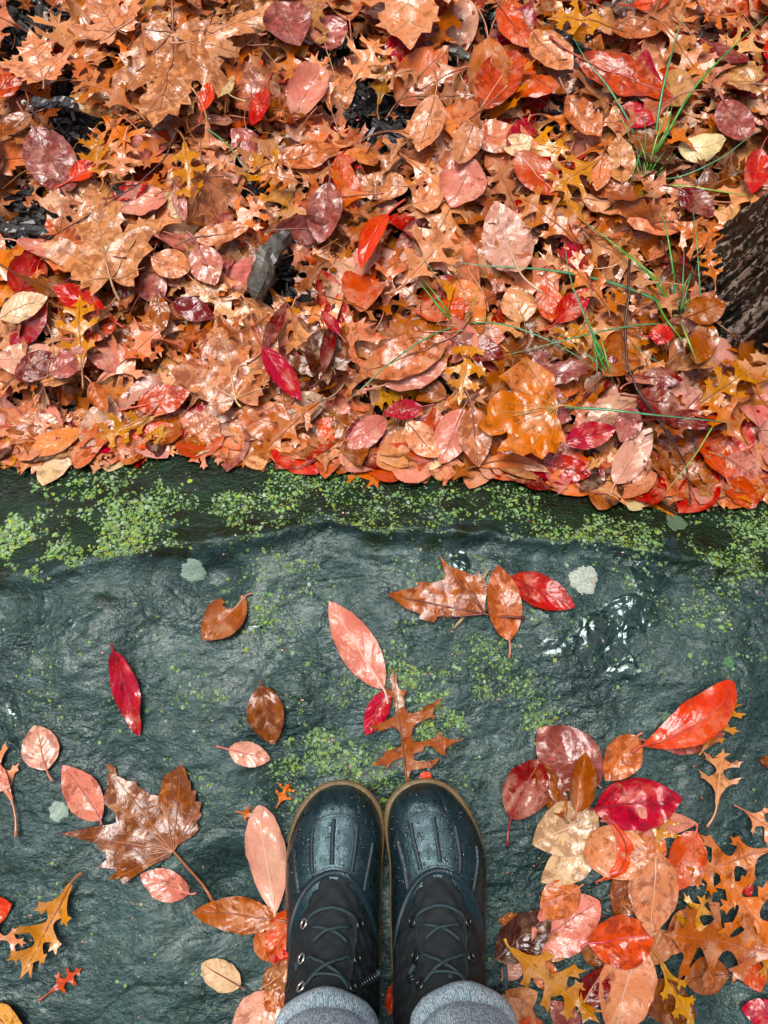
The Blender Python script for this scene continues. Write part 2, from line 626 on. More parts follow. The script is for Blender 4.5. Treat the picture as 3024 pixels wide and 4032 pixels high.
def stone():
    step = 0.0019
    xi = np.arange(-0.62, 0.62, step)
    yi = np.arange(-0.48, 0.36, step)
    xs = np.concatenate([[-1.35, -1.2, -1.05, -.95, -.85, -.75, -.68], xi, [.66, .75, .85, .95, 1.05, 1.2, 1.35]])
    ys = np.concatenate([[-1.25, -1.1, -1.0, -.9, -.8, -.7, -.6, -.53], yi, [.38, .42]])
    X, Y = np.meshgrid(xs, ys, indexing='ij')
    Z = Zf(X, Y)
    n, m = X.shape
    yr, yc = y_ridge(X), y_contact(X)
    s = (Y - yr) / np.maximum(yc - yr, 0.03)
    nz = fbm(X * 14, Y * 30, 71, 4)
    band = sstep(-0.16, 0.16, s + 0.34 * nz + .12 * fbm(X * 60, Y * 90, 75, 2))
    film = np.zeros_like(X)
    for bx, by, r, w in _film:
        film = np.maximum(film, w * np.exp(-((X - bx) ** 2 + (Y - by) ** 2) / (r * r)))
    film = sstep(0.38, 0.55, film * 0.9 + 0.28 * fbm(X * 24, Y * 24, 81, 4)) * (1 - band)
    zz = Z.ravel() - CAM_H
    yc_ = Y.ravel() * CT + zz * ST
    zc_ = -Y.ravel() * ST + zz * CT
    den = lichen_density(X.ravel(), Y.ravel(), (1512 + FPX * X.ravel() / -zc_) / SC, (2016 - FPX * yc_ / -zc_) / SC, s.ravel())
    Z = Z + film * .75 * (Zs(X, Y) - Z + .0006)          # standing water evens the stone out
    v = np.stack([X, Y, Z], -1).reshape(-1, 3)
    i, j = np.meshgrid(np.arange(n - 1), np.arange(m - 1), indexing='ij')
    a = (i * m + j).ravel()
    f = np.stack([a, a + m, a + m + 1, a + 1], -1).astype(np.int32)
    me = bpy.data.meshes.new('stone_slab')
    me.vertices.add(len(v))
    me.vertices.foreach_set('co', v.astype(np.float32).ravel())
    me.loops.add(f.size)
    me.polygons.add(len(f))
    me.loops.foreach_set('vertex_index', f.ravel())
    me.polygons.foreach_set('loop_start', np.arange(0, f.size, 4, dtype=np.int32))
    me.polygons.foreach_set('use_smooth', [True] * len(f))
    me.update(calc_edges=True)
    ca = me.color_attributes.new('col', 'FLOAT_COLOR', 'POINT')
    ca.data.foreach_set('color', np.stack([band.ravel(), film.ravel(), np.clip(den * 1.1, 0, .9), np.clip(rough_amp(X, Y), 0, 1.3).ravel()], -1).reshape(-1).astype(np.float32))
    o = obj('stone_slab', me, M_STONE)
    tag(o, 'large wet dark stone slab with green lichen, boots standing on it', 'stone')
    return o


STONE = stone()


def znormal(x, y):
    e = 0.003
    z0 = Zf(x, y)
    return z0, (Zf(x + e, y) - z0) / e, (Zf(x, y + e) - z0) / e


def lichen():
    # centres drawn through a density that follows the photograph
    n = 210000
    vx = rng.uniform(-60, 1720, n)
    vy = rng.uniform(985, 2230, n)
    pts = np.array([P(0, 0, 0.0)])
    u = (vx * SC - 1512.0) / FPX
    v = (2016.0 - vy * SC) / FPX
    dx, dy, dz = u, v * CT + ST, v * ST - CT
    z = np.full(n, -0.01)
    for _ in range(8):
        t = (z - CAM_H) / dz
        z = Zs(dx * t, dy * t)
    x, y = dx * t, dy * t
    yr, yc = y_ridge(x), y_contact(x)
    s = (y - yr) / np.maximum(yc - yr, 0.03)
    d = lichen_density(x, y, vx, vy, s)
    keep = rng.uniform(0, 1, n) < d * np.where(s > -0.06, 1.6, 0.9)
    x, y, vx_, vy_, s = x[keep], y[keep], vx[keep], vy[keep], s[keep]
    k = len(x)
    z0, gx, gy = znormal(x, y)
    size = np.exp(rng.normal(math.log(0.00105), 0.48, k))
    size = np.where(s < 0, size * 0.95, size * (1 + 0.5 * np.exp(-(vx_ / 300) ** 2)))
    V, F, C = [], [], []
    for i in range(k):
        r0 = float(min(size[i], 0.0030))
        nl = 7
        ph = rng.uniform(0, 6.28)
        o = len(V)
        rr = r0 * (1 + 0.48 * rng.uniform(-1, 1, nl))
        q = rng.uniform()
        if q < 0.6:
            c = (0.24, 0.45, 0.13)
        elif q < 0.8:
            c = (0.40, 0.50, 0.05)
        else:
            c = (0.42, 0.56, 0.38)
        w = rng.uniform(0.45, 1.15) * (1.0 if s[i] < 0 else 1.1)
        c = (c[0] * w, c[1] * w, c[2] * w, 1)
        lift = r0 * 0.12
        V.append((x[i], y[i], z0[i] + lift * 0.7 + 0.0004))
        for a in range(nl):
            th = ph + 6.2832 * a / nl
            ox, oy = rr[a] * math.cos(th), rr[a] * math.sin(th)
            V.append((x[i] + ox * .62, y[i] + oy * .62, z0[i] + gx[i] * ox * .62 + gy[i] * oy * .62 + lift + 0.0005))
        for a in range(nl):
            th = ph + 6.2832 * a / nl
            ox, oy = rr[a] * math.cos(th), rr[a] * math.sin(th)
            V.append((x[i] + ox, y[i] + oy, z0[i] + gx[i] * ox + gy[i] * oy - 0.0002))
        for a in range(nl):
            b2 = (a + 1) % nl
            F.append((o, o + 1 + a, o + 1 + b2))
            F.append((o + 1 + a, o + 1 + nl + a, o + 1 + nl + b2, o + 1 + b2))
        C.extend([c] * (1 + 2 * nl))
    mb = MB()
    mb.v, mb.f, mb.c, mb.uv, mb.hasc = V, F, C, [(0, 0)] * len(V), True
    o = mb.build('lichen', M_LICHEN, STONE, smooth=False)
    tag(o, 'speckles of green and yellow lichen on the stone', kind='stuff')
    # the round pale colonies one can pick out
    for (a, b_, r, c, lab) in [(418, 1233, 27, (.26, .38, .30), 'round grey green lichen crust by the left ridge'),
                               (1262, 1252, 32, (.50, .55, .46), 'round cream white lichen crust beside the red leaf'),
                               (127, 1752, 20, (.34, .45, .36), 'round pale lichen crust below the pink leaves'),
                               (1575, 1430, 13, (.08, .24, .10), 'small dark green lichen disc'),
                               (1460, 1128, 24, (.12, .18, .10), 'dull green round lichen crust on the slope'),
                               (1440, 1550, 12, (.10, .2, .1), 'small dull lichen disc above the red leaf')]:
        ctr = P(a, b_, Zs)
        R = r / 1659.0 * 0.93
        mb = MB()
        nr, na = 6, 40
        vs, fs = [], []
        rad = [1 + 0.10 * random.uniform(-1, 1) + 0.08 * math.sin(j * .47 + a) + .06 * math.sin(j * 1.1 + b_) for j in range(na)]
        for i in range(nr + 1):
            for j in range(na):
                q = i / nr * R * (1 + (rad[j] - 1) * i / nr)
                th = 2 * math.pi * j / na
                px, py = ctr.x + q * math.cos(th), ctr.y + q * math.sin(th)
                vs.append((px, py, i))
        arr = np.array(vs)
        zz = Zf(arr[:, 0], arr[:, 1]) + np.where(arr[:, 2] < nr, 0.0011 + 0.0005 * vnoise(arr[:, 0] * 500, arr[:, 1] * 500, 7), -0.0003)
        vs = [(p[0], p[1], q) for p, q in zip(vs, zz)]
        for i in range(nr):
            for j in range(na):
                l = (j + 1) % na
                fs.append((i * na + j, (i + 1) * na + j, (i + 1) * na + l, i * na + l))
        mb.add(vs, fs, c=(*c, 1))
        tag(mb.build('lichen_crust', M_LICHEN, STONE), lab)


lichen()

# ------------------------------------------------------------------ leaves: shapes
PAL = {  # name: (rgb, mottling)
    'pink': ((.66, .25, .19), .25), 'pale pink': ((.72, .38, .28), .35), 'coral': ((.60, .10, .05), .35), 'red': ((.50, .020, .018), .35),
    'scarlet': ((.66, .045, .015), .2), 'crimson': ((.42, .008, .03), .3), 'dark red': ((.19, .009, .010), .35), 'mauve': ((.44, .14, .12), .75),
    'peach': ((.71, .30, .165), .6), 'tan': ((.60, .28, .14), .65), 'rust': ((.34, .085, .018), .5), 'orange': ((.58, .18, .06), .4), 'ochre': ((.56, .22, .035), .35),
    'brown': ((.24, .075, .022), .6), 'dark brown': ((.075, .02, .01), .6), 'cream': ((.72, .50, .30), .4), 'yellow': ((.64, .29, .035), .3), 'salmon': ((.64, .21, .10), .5)}


def deform(X, Y, L, W, p):
    X = np.asarray(X, float)
    Y = np.asarray(Y, float)
    ax = np.abs(X) / max(W, 1e-6)
    f = p.get('fold', 0)
    Z = f * np.abs(X)
    X = X / math.sqrt(1 + f * f)
    kx = p.get('kx', 0)
    if abs(kx) > 1e-6:
        th = kx * X
        Z = Z + (1 - np.cos(th)) / kx
        X = np.sin(th) / kx
    Z = Z + p.get('wave', 0) * np.sin(p.get('wf', 2) * 6.28 * Y / L + p.get('ph', 0) + np.sign(X) * 1.3) * ax ** 2
    Z = Z + p.get('tw', 0) * X * (Y / L - 0.5)
    Z = Z + p.get('nz', 0) * fbm(X / L * 4 + p.get('ph', 0) * 9, Y / L * 4, 3, 2)
    rl = p.get('roll', 0)                    # one margin turned up and over
    if rl:
        sgn = 1 if rl > 0 else -1
        e = np.clip(X * sgn / W - p.get('rs', .45), 0, None) * W
        k = abs(rl)
        X = X - sgn * (e - np.sin(e * k) / k)
        Z = Z + (1 - np.cos(e * k)) / k
    ky = p.get('ky', 0)
    if abs(ky) > 1e-6:
        phi = ky * (Y - L / 2)
        Y = L / 2 + np.sin(phi) / ky - Z * np.sin(phi)
        Z = (1 - np.cos(phi)) / ky + Z * np.cos(phi)
    sx = p.get('sx', 0)                      # the blade swings to one side
    X = X + sx * 4 * (Y / L) * (1 - Y / L)
    return X, Y, Z


def oval_mesh2d(L, W, nu=16, nv=8, p=.72, q=.85, bite=None, jag=0.03):
    peak = (p / (p + q)) ** p * (q / (p + q)) ** q
    X, Y, U, V = [], [], [], []
    for i in range(nu + 1):
        u = i / nu
        u = 0.5 - 0.5 * math.cos(math.pi * (0.04 + 0.92 * u)) if 0 < i < nu else float(i == nu)
        w = (max(u, 1e-4) ** p) * (max(1 - u, 1e-4) ** q) / peak * W / 2
        if i == 0:
            w = W * .015
        if i == nu:
            w = W * .01
        for j in range(nv + 1):
            t = -1 + 2 * j / nv
            e = 1 + (jag * random.uniform(-1, 1) if abs(t) == 1 else 0)
            X.append(w * t * e)
            Y.append(u * L)
            U.append(u)
            V.append(t * (.25 + .75 * w / (W / 2)))
    F = []
    for i in range(nu):
        for j in range(nv):
            a = i * (nv + 1) + j
            q4 = (a, a + 1, a + nv + 2, a + nv + 1)
            if bite:
                cx = sum(X[k] for k in q4) / 4
                cy = sum(Y[k] for k in q4) / 4
                if any((cx - bx * W) ** 2 + (cy - by * L) ** 2 < (br * W) ** 2 for bx, by, br in bite):
                    continue
            F.append(q4)
    return np.array(X), np.array(Y), np.array(U), np.array(V), F


def in_poly(px, py, poly):
    c = np.zeros(len(px), bool)
    n = len(poly)
    for i in range(n):
        x1, y1 = poly[i]
        x2, y2 = poly[(i + 1) % n]
        cond = ((y1 > py) != (y2 > py))
        xi = (x2 - x1) * (py - y1) / ((y2 - y1) if y2 != y1 else 1e-9) + x1
        c ^= cond & (px < xi)
    return c


def outline_mesh(poly, spacing, L, W):
    poly = [tuple(p) for p in poly]
    dense = []
    for i, a in enumerate(poly):
        b = poly[(i + 1) % len(poly)]
        d = math.hypot(b[0] - a[0], b[1] - a[1])
        k = max(1, int(d / spacing))
        for t in range(k):
            dense.append((a[0] + (b[0] - a[0]) * t / k, a[1] + (b[1] - a[1]) * t / k))
    xs = [p[0] for p in poly]
    ys = [p[1] for p in poly]
    gx, gy = np.meshgrid(np.arange(min(xs), max(xs), spacing), np.arange(min(ys), max(ys), spacing * .87))
    gx = gx + (np.arange(gx.shape[0]) % 2)[:, None] * spacing / 2
    gx, gy = gx.ravel(), gy.ravel()
    k = in_poly(gx, gy, dense)
    gx, gy = gx[k], gy[k]
    dd = np.array(dense)
    if len(gx):
        far = np.min(np.hypot(gx[:, None] - dd[None, :, 0], gy[:, None] - dd[None, :, 1]), axis=1) > spacing * .45
        gx, gy = gx[far], gy[far]
    n = len(dense)
    co = [Vector(p) for p in dense] + [Vector((a, b)) for a, b in zip(gx, gy)]
    res = delaunay_2d_cdt(co, [(i, (i + 1) % n) for i in range(n)], [], 1, 1e-7)
    V, F = res[0], [tuple(f) for f in res[2]]
    X = np.array([v[0] for v in V])
    Y = np.array([v[1] for v in V])
    return X, Y, Y / L, X / (W / 2), F


def bez(a, c1, c2, b, n=4):
    return [tuple((1 - t) ** 3 * a[k] + 3 * (1 - t) ** 2 * t * c1[k] + 3 * (1 - t) * t * t * c2[k] + t ** 3 * b[k] for k in (0, 1)) for t in [i / n for i in range(1, n)]]


def oak_outline(L, W, jit=0.12, nl=3):
    """a pin oak leaf: narrow midrib, deep round sinuses, lobes that end in sharp teeth"""
    def side():
        R = lambda a: a * (1 + random.uniform(-jit, jit))
        pts = [(0.018 * L, 0.0), (0.035 * L, 0.06 * L)]
        us = {2: [.30, .62], 3: [.22, .45, .70], 4: [.18, .36, .55, .74]}[nl]
        lens = {2: [.95, .9], 3: [.72, 1.0, .72], 4: [.6, .95, 1.0, .65]}[nl]
        prev = None
        for u, ln in zip(us, lens):
            x1 = R(ln) * W / 2
            ang = math.radians(R(36))
            ex, ey = x1, R(u) * L + x1 * math.tan(ang) * .8
            rx, ry = 0.035 * L, u * L
            dx, dy = ex - rx, ey - ry
            d = math.hypot(dx, dy)
            dx, dy = dx / d, dy / d
            nx, ny = dy, -dx
            w = 0.038 * L
            low = (rx + dx * d * .52 + nx * w, ry + dy * d * .52 + ny * w)
            t1 = (rx + dx * d * .72 + nx * w * 1.9, ry + dy * d * .72 + ny * w * 1.9)
            m1 = (rx + dx * d * .80 + nx * w * .55, ry + dy * d * .80 + ny * w * .55)
            m2 = (rx + dx * d * .76 - nx * w * .6, ry + dy * d * .76 - ny * w * .6)
            t2 = (rx + dx * d * .78 - nx * w * 1.7, ry + dy * d * .78 - ny * w * 1.7)
            hi = (rx + dx * d * .5 - nx * w * .9, ry + dy * d * .5 - ny * w * .9)
            if prev is None:
                pts += bez(pts[-1], (0.03 * L, 0.12 * L), (rx + .02 * L, ry), low)
            else:
                pts += bez(prev, (0.01 * L, prev[1] * .55 + low[1] * .45), (0.01 * L, prev[1] * .35 + low[1] * .65), low, 6)
            pts += [low, t1, m1, (ex, ey), m2]
            if random.random() < .7:
                pts += [t2]
            pts += [hi]
            prev = hi
        e = (0.09 * L, R(.88) * L)
        pts += bez(prev, (0.01 * L, prev[1] * .6 + e[1] * .4), (0.02 * L, prev[1] * .35 + e[1] * .65), (0.045 * L, .83 * L), 5)
        pts += [(0.045 * L, .83 * L), (0.14 * W + .03 * L, R(.90) * L), (0.035 * L, .91 * L)]
        return pts
    r, l = side(), side()
    return r + [(0.0, L)] + [(-x, y) for x, y in l[::-1]]


def syc_outline(L, W, jit=.07):
    base = [(.03, -.01), (.14, -.09), (.24, -.13), (.33, -.16), (.35, -.06), (.47, -.06), (.43, .04), (.56, .08), (.60, .16), (.74, .20), (.70, .28), (.84, .36), (.90, .52),
            (.76, .50), (.68, .54), (.60, .47), (.50, .50), (.40, .44), (.33, .42), (.32, .52), (.40, .58), (.36, .66), (.42, .74), (.30, .76), (.26, .85), (.16, .86), (.10, .96)]

    def side():
        return [(x * W / 1.8 * (1 + random.uniform(-jit, jit)), y * L * (1 + random.uniform(-jit, jit) * .5)) for x, y in base]
    r, l = side(), side()
    return r + [(0, 1.06 * L)] + [(-x, y) for x, y in l[::-1]]


def rand_def(L, W, amt=1.0):
    r = random.uniform
    p = dict(fold=r(-.12, .3) * amt, kx=r(-9, 14) * amt, ky=r(-7, 7) * amt, wave=r(0, .07) * L * amt, wf=r(.8, 2.4), ph=r(0, 6.3), tw=r(-.5, .5) * amt, nz=.03 * L * amt)
    if random.random() < .25 * amt:
        p['roll'] = random.choice((-1, 1)) * r(40, 110)
        p['rs'] = r(.2, .6)
    return p


def leaf_mesh(name, arr, L, W, p, drape=None, M=None, off=0.0):
    """arr = (X, Y, U, V, F). drape: a height function, then M places the leaf and the mesh follows that surface"""
    X, Y, U, V, F = arr
    x, y, z = deform(X, Y, L, W, p)
    if drape is not None:
        c, s = M
        wx = c[0] + x * s[1] + y * s[0]
        wy = c[1] - x * s[0] + y * s[1]
        z = z + (drape(wx, wy) - c[2]) + off
    mb = MB()
    mb.add(np.stack([x, y, z], -1).tolist(), F, uv=np.stack([U, V], -1).tolist())
    return mb.mesh(name)


def stalk_mesh(name, L, W, p, ls, r0=.0009, drape=None, M=None, off=0.0, bend=None, rib=.92, ribs=None):
    """midrib and stalk in one: a thin round cord on the blade that runs on past its base"""
    bend = random.uniform(-.5, .5) if bend is None else bend
    n = 12
    Y = np.linspace(0, rib * L, n)
    x, y, z = deform(np.zeros(n), Y, L, W, p)
    z = z + r0 * .25
    k = 6
    t = np.linspace(1, 0, k + 1)[:-1]
    sl = (y[0] - y[1], z[0] - z[1], x[0] - x[1])
    hyp = math.hypot(sl[0], sl[2]) + 1e-9
    ux, uy = sl[2] / hyp, sl[0] / hyp
    zslope = max(-.3, min(.6, sl[1] / hyp))
    sx = x[0] + ux * t * ls + bend * ls * t * t * uy
    sy = y[0] + uy * t * ls - bend * ls * t * t * ux
    sz = z[0] + zslope * t * ls * (1 - t * .6)
    X, Yc, Z = np.concatenate([sx, x]), np.concatenate([sy, y]), np.concatenate([sz, z])
    R = np.concatenate([r0 * (1 + .5 * t ** 3), np.linspace(r0, r0 * .3, n)])
    mb = MB()

    def place(X, Yc, Z):
        if drape is not None:
            c, s = M
            wx = c[0] + X * s[1] + Yc * s[0]
            wy = c[1] - X * s[0] + Yc * s[1]
            return Z + (drape(wx, wy) - c[2]) + off
        return Z
    Z = place(X, Yc, Z)
    mb.tube(np.stack([X, Yc, Z], -1).tolist(), R.tolist(), 5)
    for (x1, y1, x2, y2, rr) in (ribs or []):
        q = np.linspace(0, 1, 7)
        a, b_, c_ = deform(x1 + (x2 - x1) * q, y1 + (y2 - y1) * q, L, W, p)
        c_ = place(a, b_, c_ + rr * .3)
        mb.tube(np.stack([a, b_, c_], -1).tolist(), (rr * (1 - .7 * q)).tolist(), 4, cap=False)
    return mb.mesh(name)


ALL = []          # (object, kind, tone, position, size word, form word) of the leaves that still need a label
USED = set()


def color_of(tone, jit=.12):
    c, m = PAL[tone]
    w = 1 + random.uniform(-jit, jit)
    return (min(.8, c[0] * w), min(.8, c[1] * w * (1 + random.uniform(-jit, jit) * .6)), min(.8, c[2] * w), max(0, min(1, m + random.uniform(-.25, .25))))


def stalk_color(c, pale=None):
    if pale:
        return (*pale, 1)
    k = random.uniform(.35, 1.1)
    return (min(.7, c[0] * k + .03), c[1] * k * .9 + .01, c[2] * k * .8 + .005, 1)


def hero(kind, base, tip, w, tone, label, surf='litter', dz=0.0, p=None, stalk=.35, pq=(.72, .85), bite=None, outline=None, mott=None, pale=None, lobes=3, group=None, bend=None, tilt=0.0, tips=None):
    """a leaf one can point at: base and tip in the photograph's coordinates, its blade laid on the surface there"""
    if surf == 'stone':
        zf = lambda x, y: Zs(x, y) + dz + .0015
    else:
        zf = lambda x, y: LZ(x, y) + dz
    B, T = P(*base, zf), P(*tip, zf)
    d = Vector((T.x - B.x, T.y - B.y, 0))
    L = d.length
    scale = L / math.hypot(tip[0] - base[0], tip[1] - base[1])
    W = w * scale
    d.normalize()
    p = dict(p or {})
    for k, v in dict(nz=.05 * L, wave=.035 * L, ph=random.uniform(0, 6), wf=1.3, ky=random.uniform(.5, 4.5), kx=random.uniform(1, 7)).items():
        p.setdefault(k, v)
    if outline is not None:
        poly = []
        for a, b_ in outline:
            q = P(a, b_, zf) - B
            poly.append((q.x * d.y - q.y * d.x, q.x * d.x + q.y * d.y))
        W = max(abs(a[0]) for a in poly) * 2
        arr = outline_mesh(poly, L * .055, L, W)
    elif kind == 'oval_leaf':
        arr = oval_mesh2d(L, W, 20, 10, pq[0], pq[1], bite)
    elif kind == 'oak_leaf':
        arr = outline_mesh(oak_outline(L, W, nl=lobes), L * .05, L, W)
        poly = None
    else:
        arr = outline_mesh(syc_outline(L, W), L * .05, L, W)
    M = ((B.x, B.y, B.z), (d.x, d.y))
    if surf == 'stone':
        drape = lambda x, y: Zs(x, y) + dz + .0015
        off = 0.0009
        # a blade lies on the stone: bring its lowest point to rest there
        zz = deform(arr[0], arr[1], L, W, p)[2]
        off = 0.0030 - float(np.percentile(zz, 4)) * .9
    else:
        drape = lambda x, y: LZ(x, y) * .5 + B.z * .5 + dz
        off = 0.0
    me = leaf_mesh('blade', arr, L, W, p, drape, M, off)
    o = obj(kind, None)
    bl = obj('blade', me, M_LEAF if kind == 'oval_leaf' else M_LOBED, o)
    o.location = B
    o.rotation_euler = (tilt, 0, math.atan2(-d.x, d.y))
    c = color_of(tone, .04)
    if mott is not None:
        c = (*c[:3], min(1, mott * .8 + .24))
    bl.color = c
    ribs = None
    r0 = .0008 + L * .006
    if kind == 'sycamore_leaf':
        ribs = [(0, 0, sx * W * .42, L * fy, r0 * .8) for sx, fy in ((1, .5), (-1, .5), (.75, .0), (-.75, .0))]
        ribs += [(0, L * f, sx * W * .16, L * (f + .22), r0 * .5) for sx in (1, -1) for f in (.25, .45, .62)]
        if outline is not None:
            ribs = [(0, 0, a, b_, r0 * .8) for a, b_ in [(q[0] * .93, q[1] * .93) for q in (TIPS(poly) if tips is None else [(lambda q: ((q.x * d.y - q.y * d.x), (q.x * d.x + q.y * d.y)))(P(*t_, zf) - B) for t_ in tips])]]
    if True:
        sm = stalk_mesh('stalk', L, W, p, stalk * L, r0, drape, M, off, bend=bend, ribs=ribs)
        s = obj('stalk', sm, M_STALK, o)
        s.color = stalk_color(c, pale)
    cat = 'leaf'
    tag(o, label, cat, group)
    if label:
        USED.add(label)
    return o


def TIPS(poly):
    """the far points of an outline: where the main veins end"""
    ds = [math.hypot(*q) for q in poly]
    n = len(poly)
    out = []
    for i in range(n):
        win = [ds[(i + k) % n] for k in range(-4, 5)]
        if ds[i] == max(win) and ds[i] > .45 * max(ds):
            out.append(poly[i])
    return [q for q in out if not (abs(q[0]) < .12 * max(ds) and q[1] > 0)][:6]


GR_STONE = 'fallen leaves scattered on the stone'
GR_LIT = 'fallen leaves in the litter beyond the stone'

exec_marker = None
# ------------------------------------------------------------------ leaves lying on the stone
def z1(pts):
    return [((x * .7233) / SC, (y * .7233 + 2800) / SC) for x, y in pts]


def z2(pts, ox, oy, k=.9114):
    return [((x * k + ox) / SC, (y * k + oy) / SC) for x, y in pts]


BIG_STONE = z1([(345, 657), (430, 640), (545, 618), (600, 612), (650, 600), (640, 545), (605, 515), (567, 482), (585, 440), (598, 395), (585, 345), (606, 335), (578, 288), (612, 292), (636, 310), (640, 350),
                (700, 375), (745, 380), (760, 410), (820, 450), (862, 460), (880, 420), (890, 375), (900, 350), (950, 320), (995, 285), (1020, 320), (1030, 370), (1045, 380), (1050, 430),
                (1078, 425), (1072, 485), (1105, 490), (1090, 540), (1105, 560), (1075, 600), (1090, 635), (1050, 680), (980, 720), (950, 758), (930, 790), (840, 830), (760, 880), (690, 930),
                (670, 900), (605, 905), (645, 870), (640, 850), (550, 838), (595, 800), (590, 760), (555, 755), (540, 720), (510, 705), (440, 680)])
hero('sycamore_leaf', z1([(948, 757)])[0], z1([(605, 330)])[0], 150, 'brown', 'large brown sycamore leaf with spotted purple bloom, lying alone on the stone', 'stone',
     p=dict(ky=.8, wave=.004, nz=.004), stalk=.62, outline=BIG_STONE, tips=z1([(380, 660), (990, 310), (660, 890), (1080, 500), (600, 800), (640, 500), (1060, 600), (640, 640), (900, 440)]), mott=.75, pale=(.36, .13, .05), bend=.06)
MID_STONE = z2([(5, 597), (60, 582), (100, 572), (150, 560), (140, 540), (200, 545), (250, 535), (262, 510), (240, 430), (285, 480), (330, 490), (365, 505), (395, 520), (405, 498), (425, 530), (440, 560),
                (440, 600), (432, 640), (432, 680), (380, 690), (310, 690), (230, 690), (215, 718), (150, 700), (155, 680), (90, 655), (40, 620)], 1512, 1800)
hero('sycamore_leaf', z2([(432, 680)], 1512, 1800)[0], z2([(60, 610)], 1512, 1800)[0], 80, 'rust', 'orange brown torn sycamore leaf with long point, beside the straw', 'stone',
     p=dict(kx=1.5, nz=.004), stalk=.45, outline=MID_STONE, tips=z2([(250, 450), (40, 600), (220, 700), (330, 500)], 1512, 1800), mott=.6, pale=(.16, .03, .02), bend=-.1)
OAK_PTS = [(683, 350), (697, 430), (722, 440), (725, 500), (738, 570), (770, 598), (838, 603), (800, 670), (803, 720), (808, 790), (860, 857), (950, 835), (1030, 790), (1045, 760), (1100, 750),
           (1215, 675), (1200, 720), (1130, 790), (1112, 860), (1160, 898), (1080, 895), (1000, 930), (925, 970), (895, 1020), (885, 1090), (905, 1165), (1000, 1155), (1100, 1130), (1165, 1085),
           (1195, 1040), (1220, 1100), (1300, 1130), (1455, 1115), (1340, 1165), (1265, 1215), (1245, 1240), (1258, 1310), (1180, 1280), (1110, 1200), (1030, 1210), (1010, 1260), (920, 1290),
           (905, 1350), (950, 1370), (1050, 1372), (1190, 1335), (1150, 1390), (1100, 1440), (1000, 1450), (880, 1470), (840, 1600), (825, 1600), (830, 1470), (820, 1330), (780, 1330), (680, 1370), (640, 1410),
           (622, 1465), (590, 1410), (440, 1420), (500, 1370), (580, 1310), (610, 1250), (700, 1240), (785, 1200), (780, 1130), (755, 1050), (700, 1000), (640, 1010), (520, 1050), (510, 1020),
           (410, 995), (560, 950), (640, 910), (705, 880), (708, 790), (690, 690), (640, 660), (600, 615), (670, 600), (672, 540), (650, 480), (645, 460), (675, 450)]
hero('oak_leaf', z2([(832, 1600)], 1300, 2500, .3617)[0], z2([(683, 350)], 1300, 2500, .3617)[0], 120, 'rust', 'dark rust pin oak leaf with spread lobes above the boot toes', 'stone', dz=.002,
     p=dict(fold=.12, nz=.005, ky=1.0), stalk=.12, outline=z2(OAK_PTS, 1300, 2500, .3617), mott=.4, pale=(.22, .06, .02))

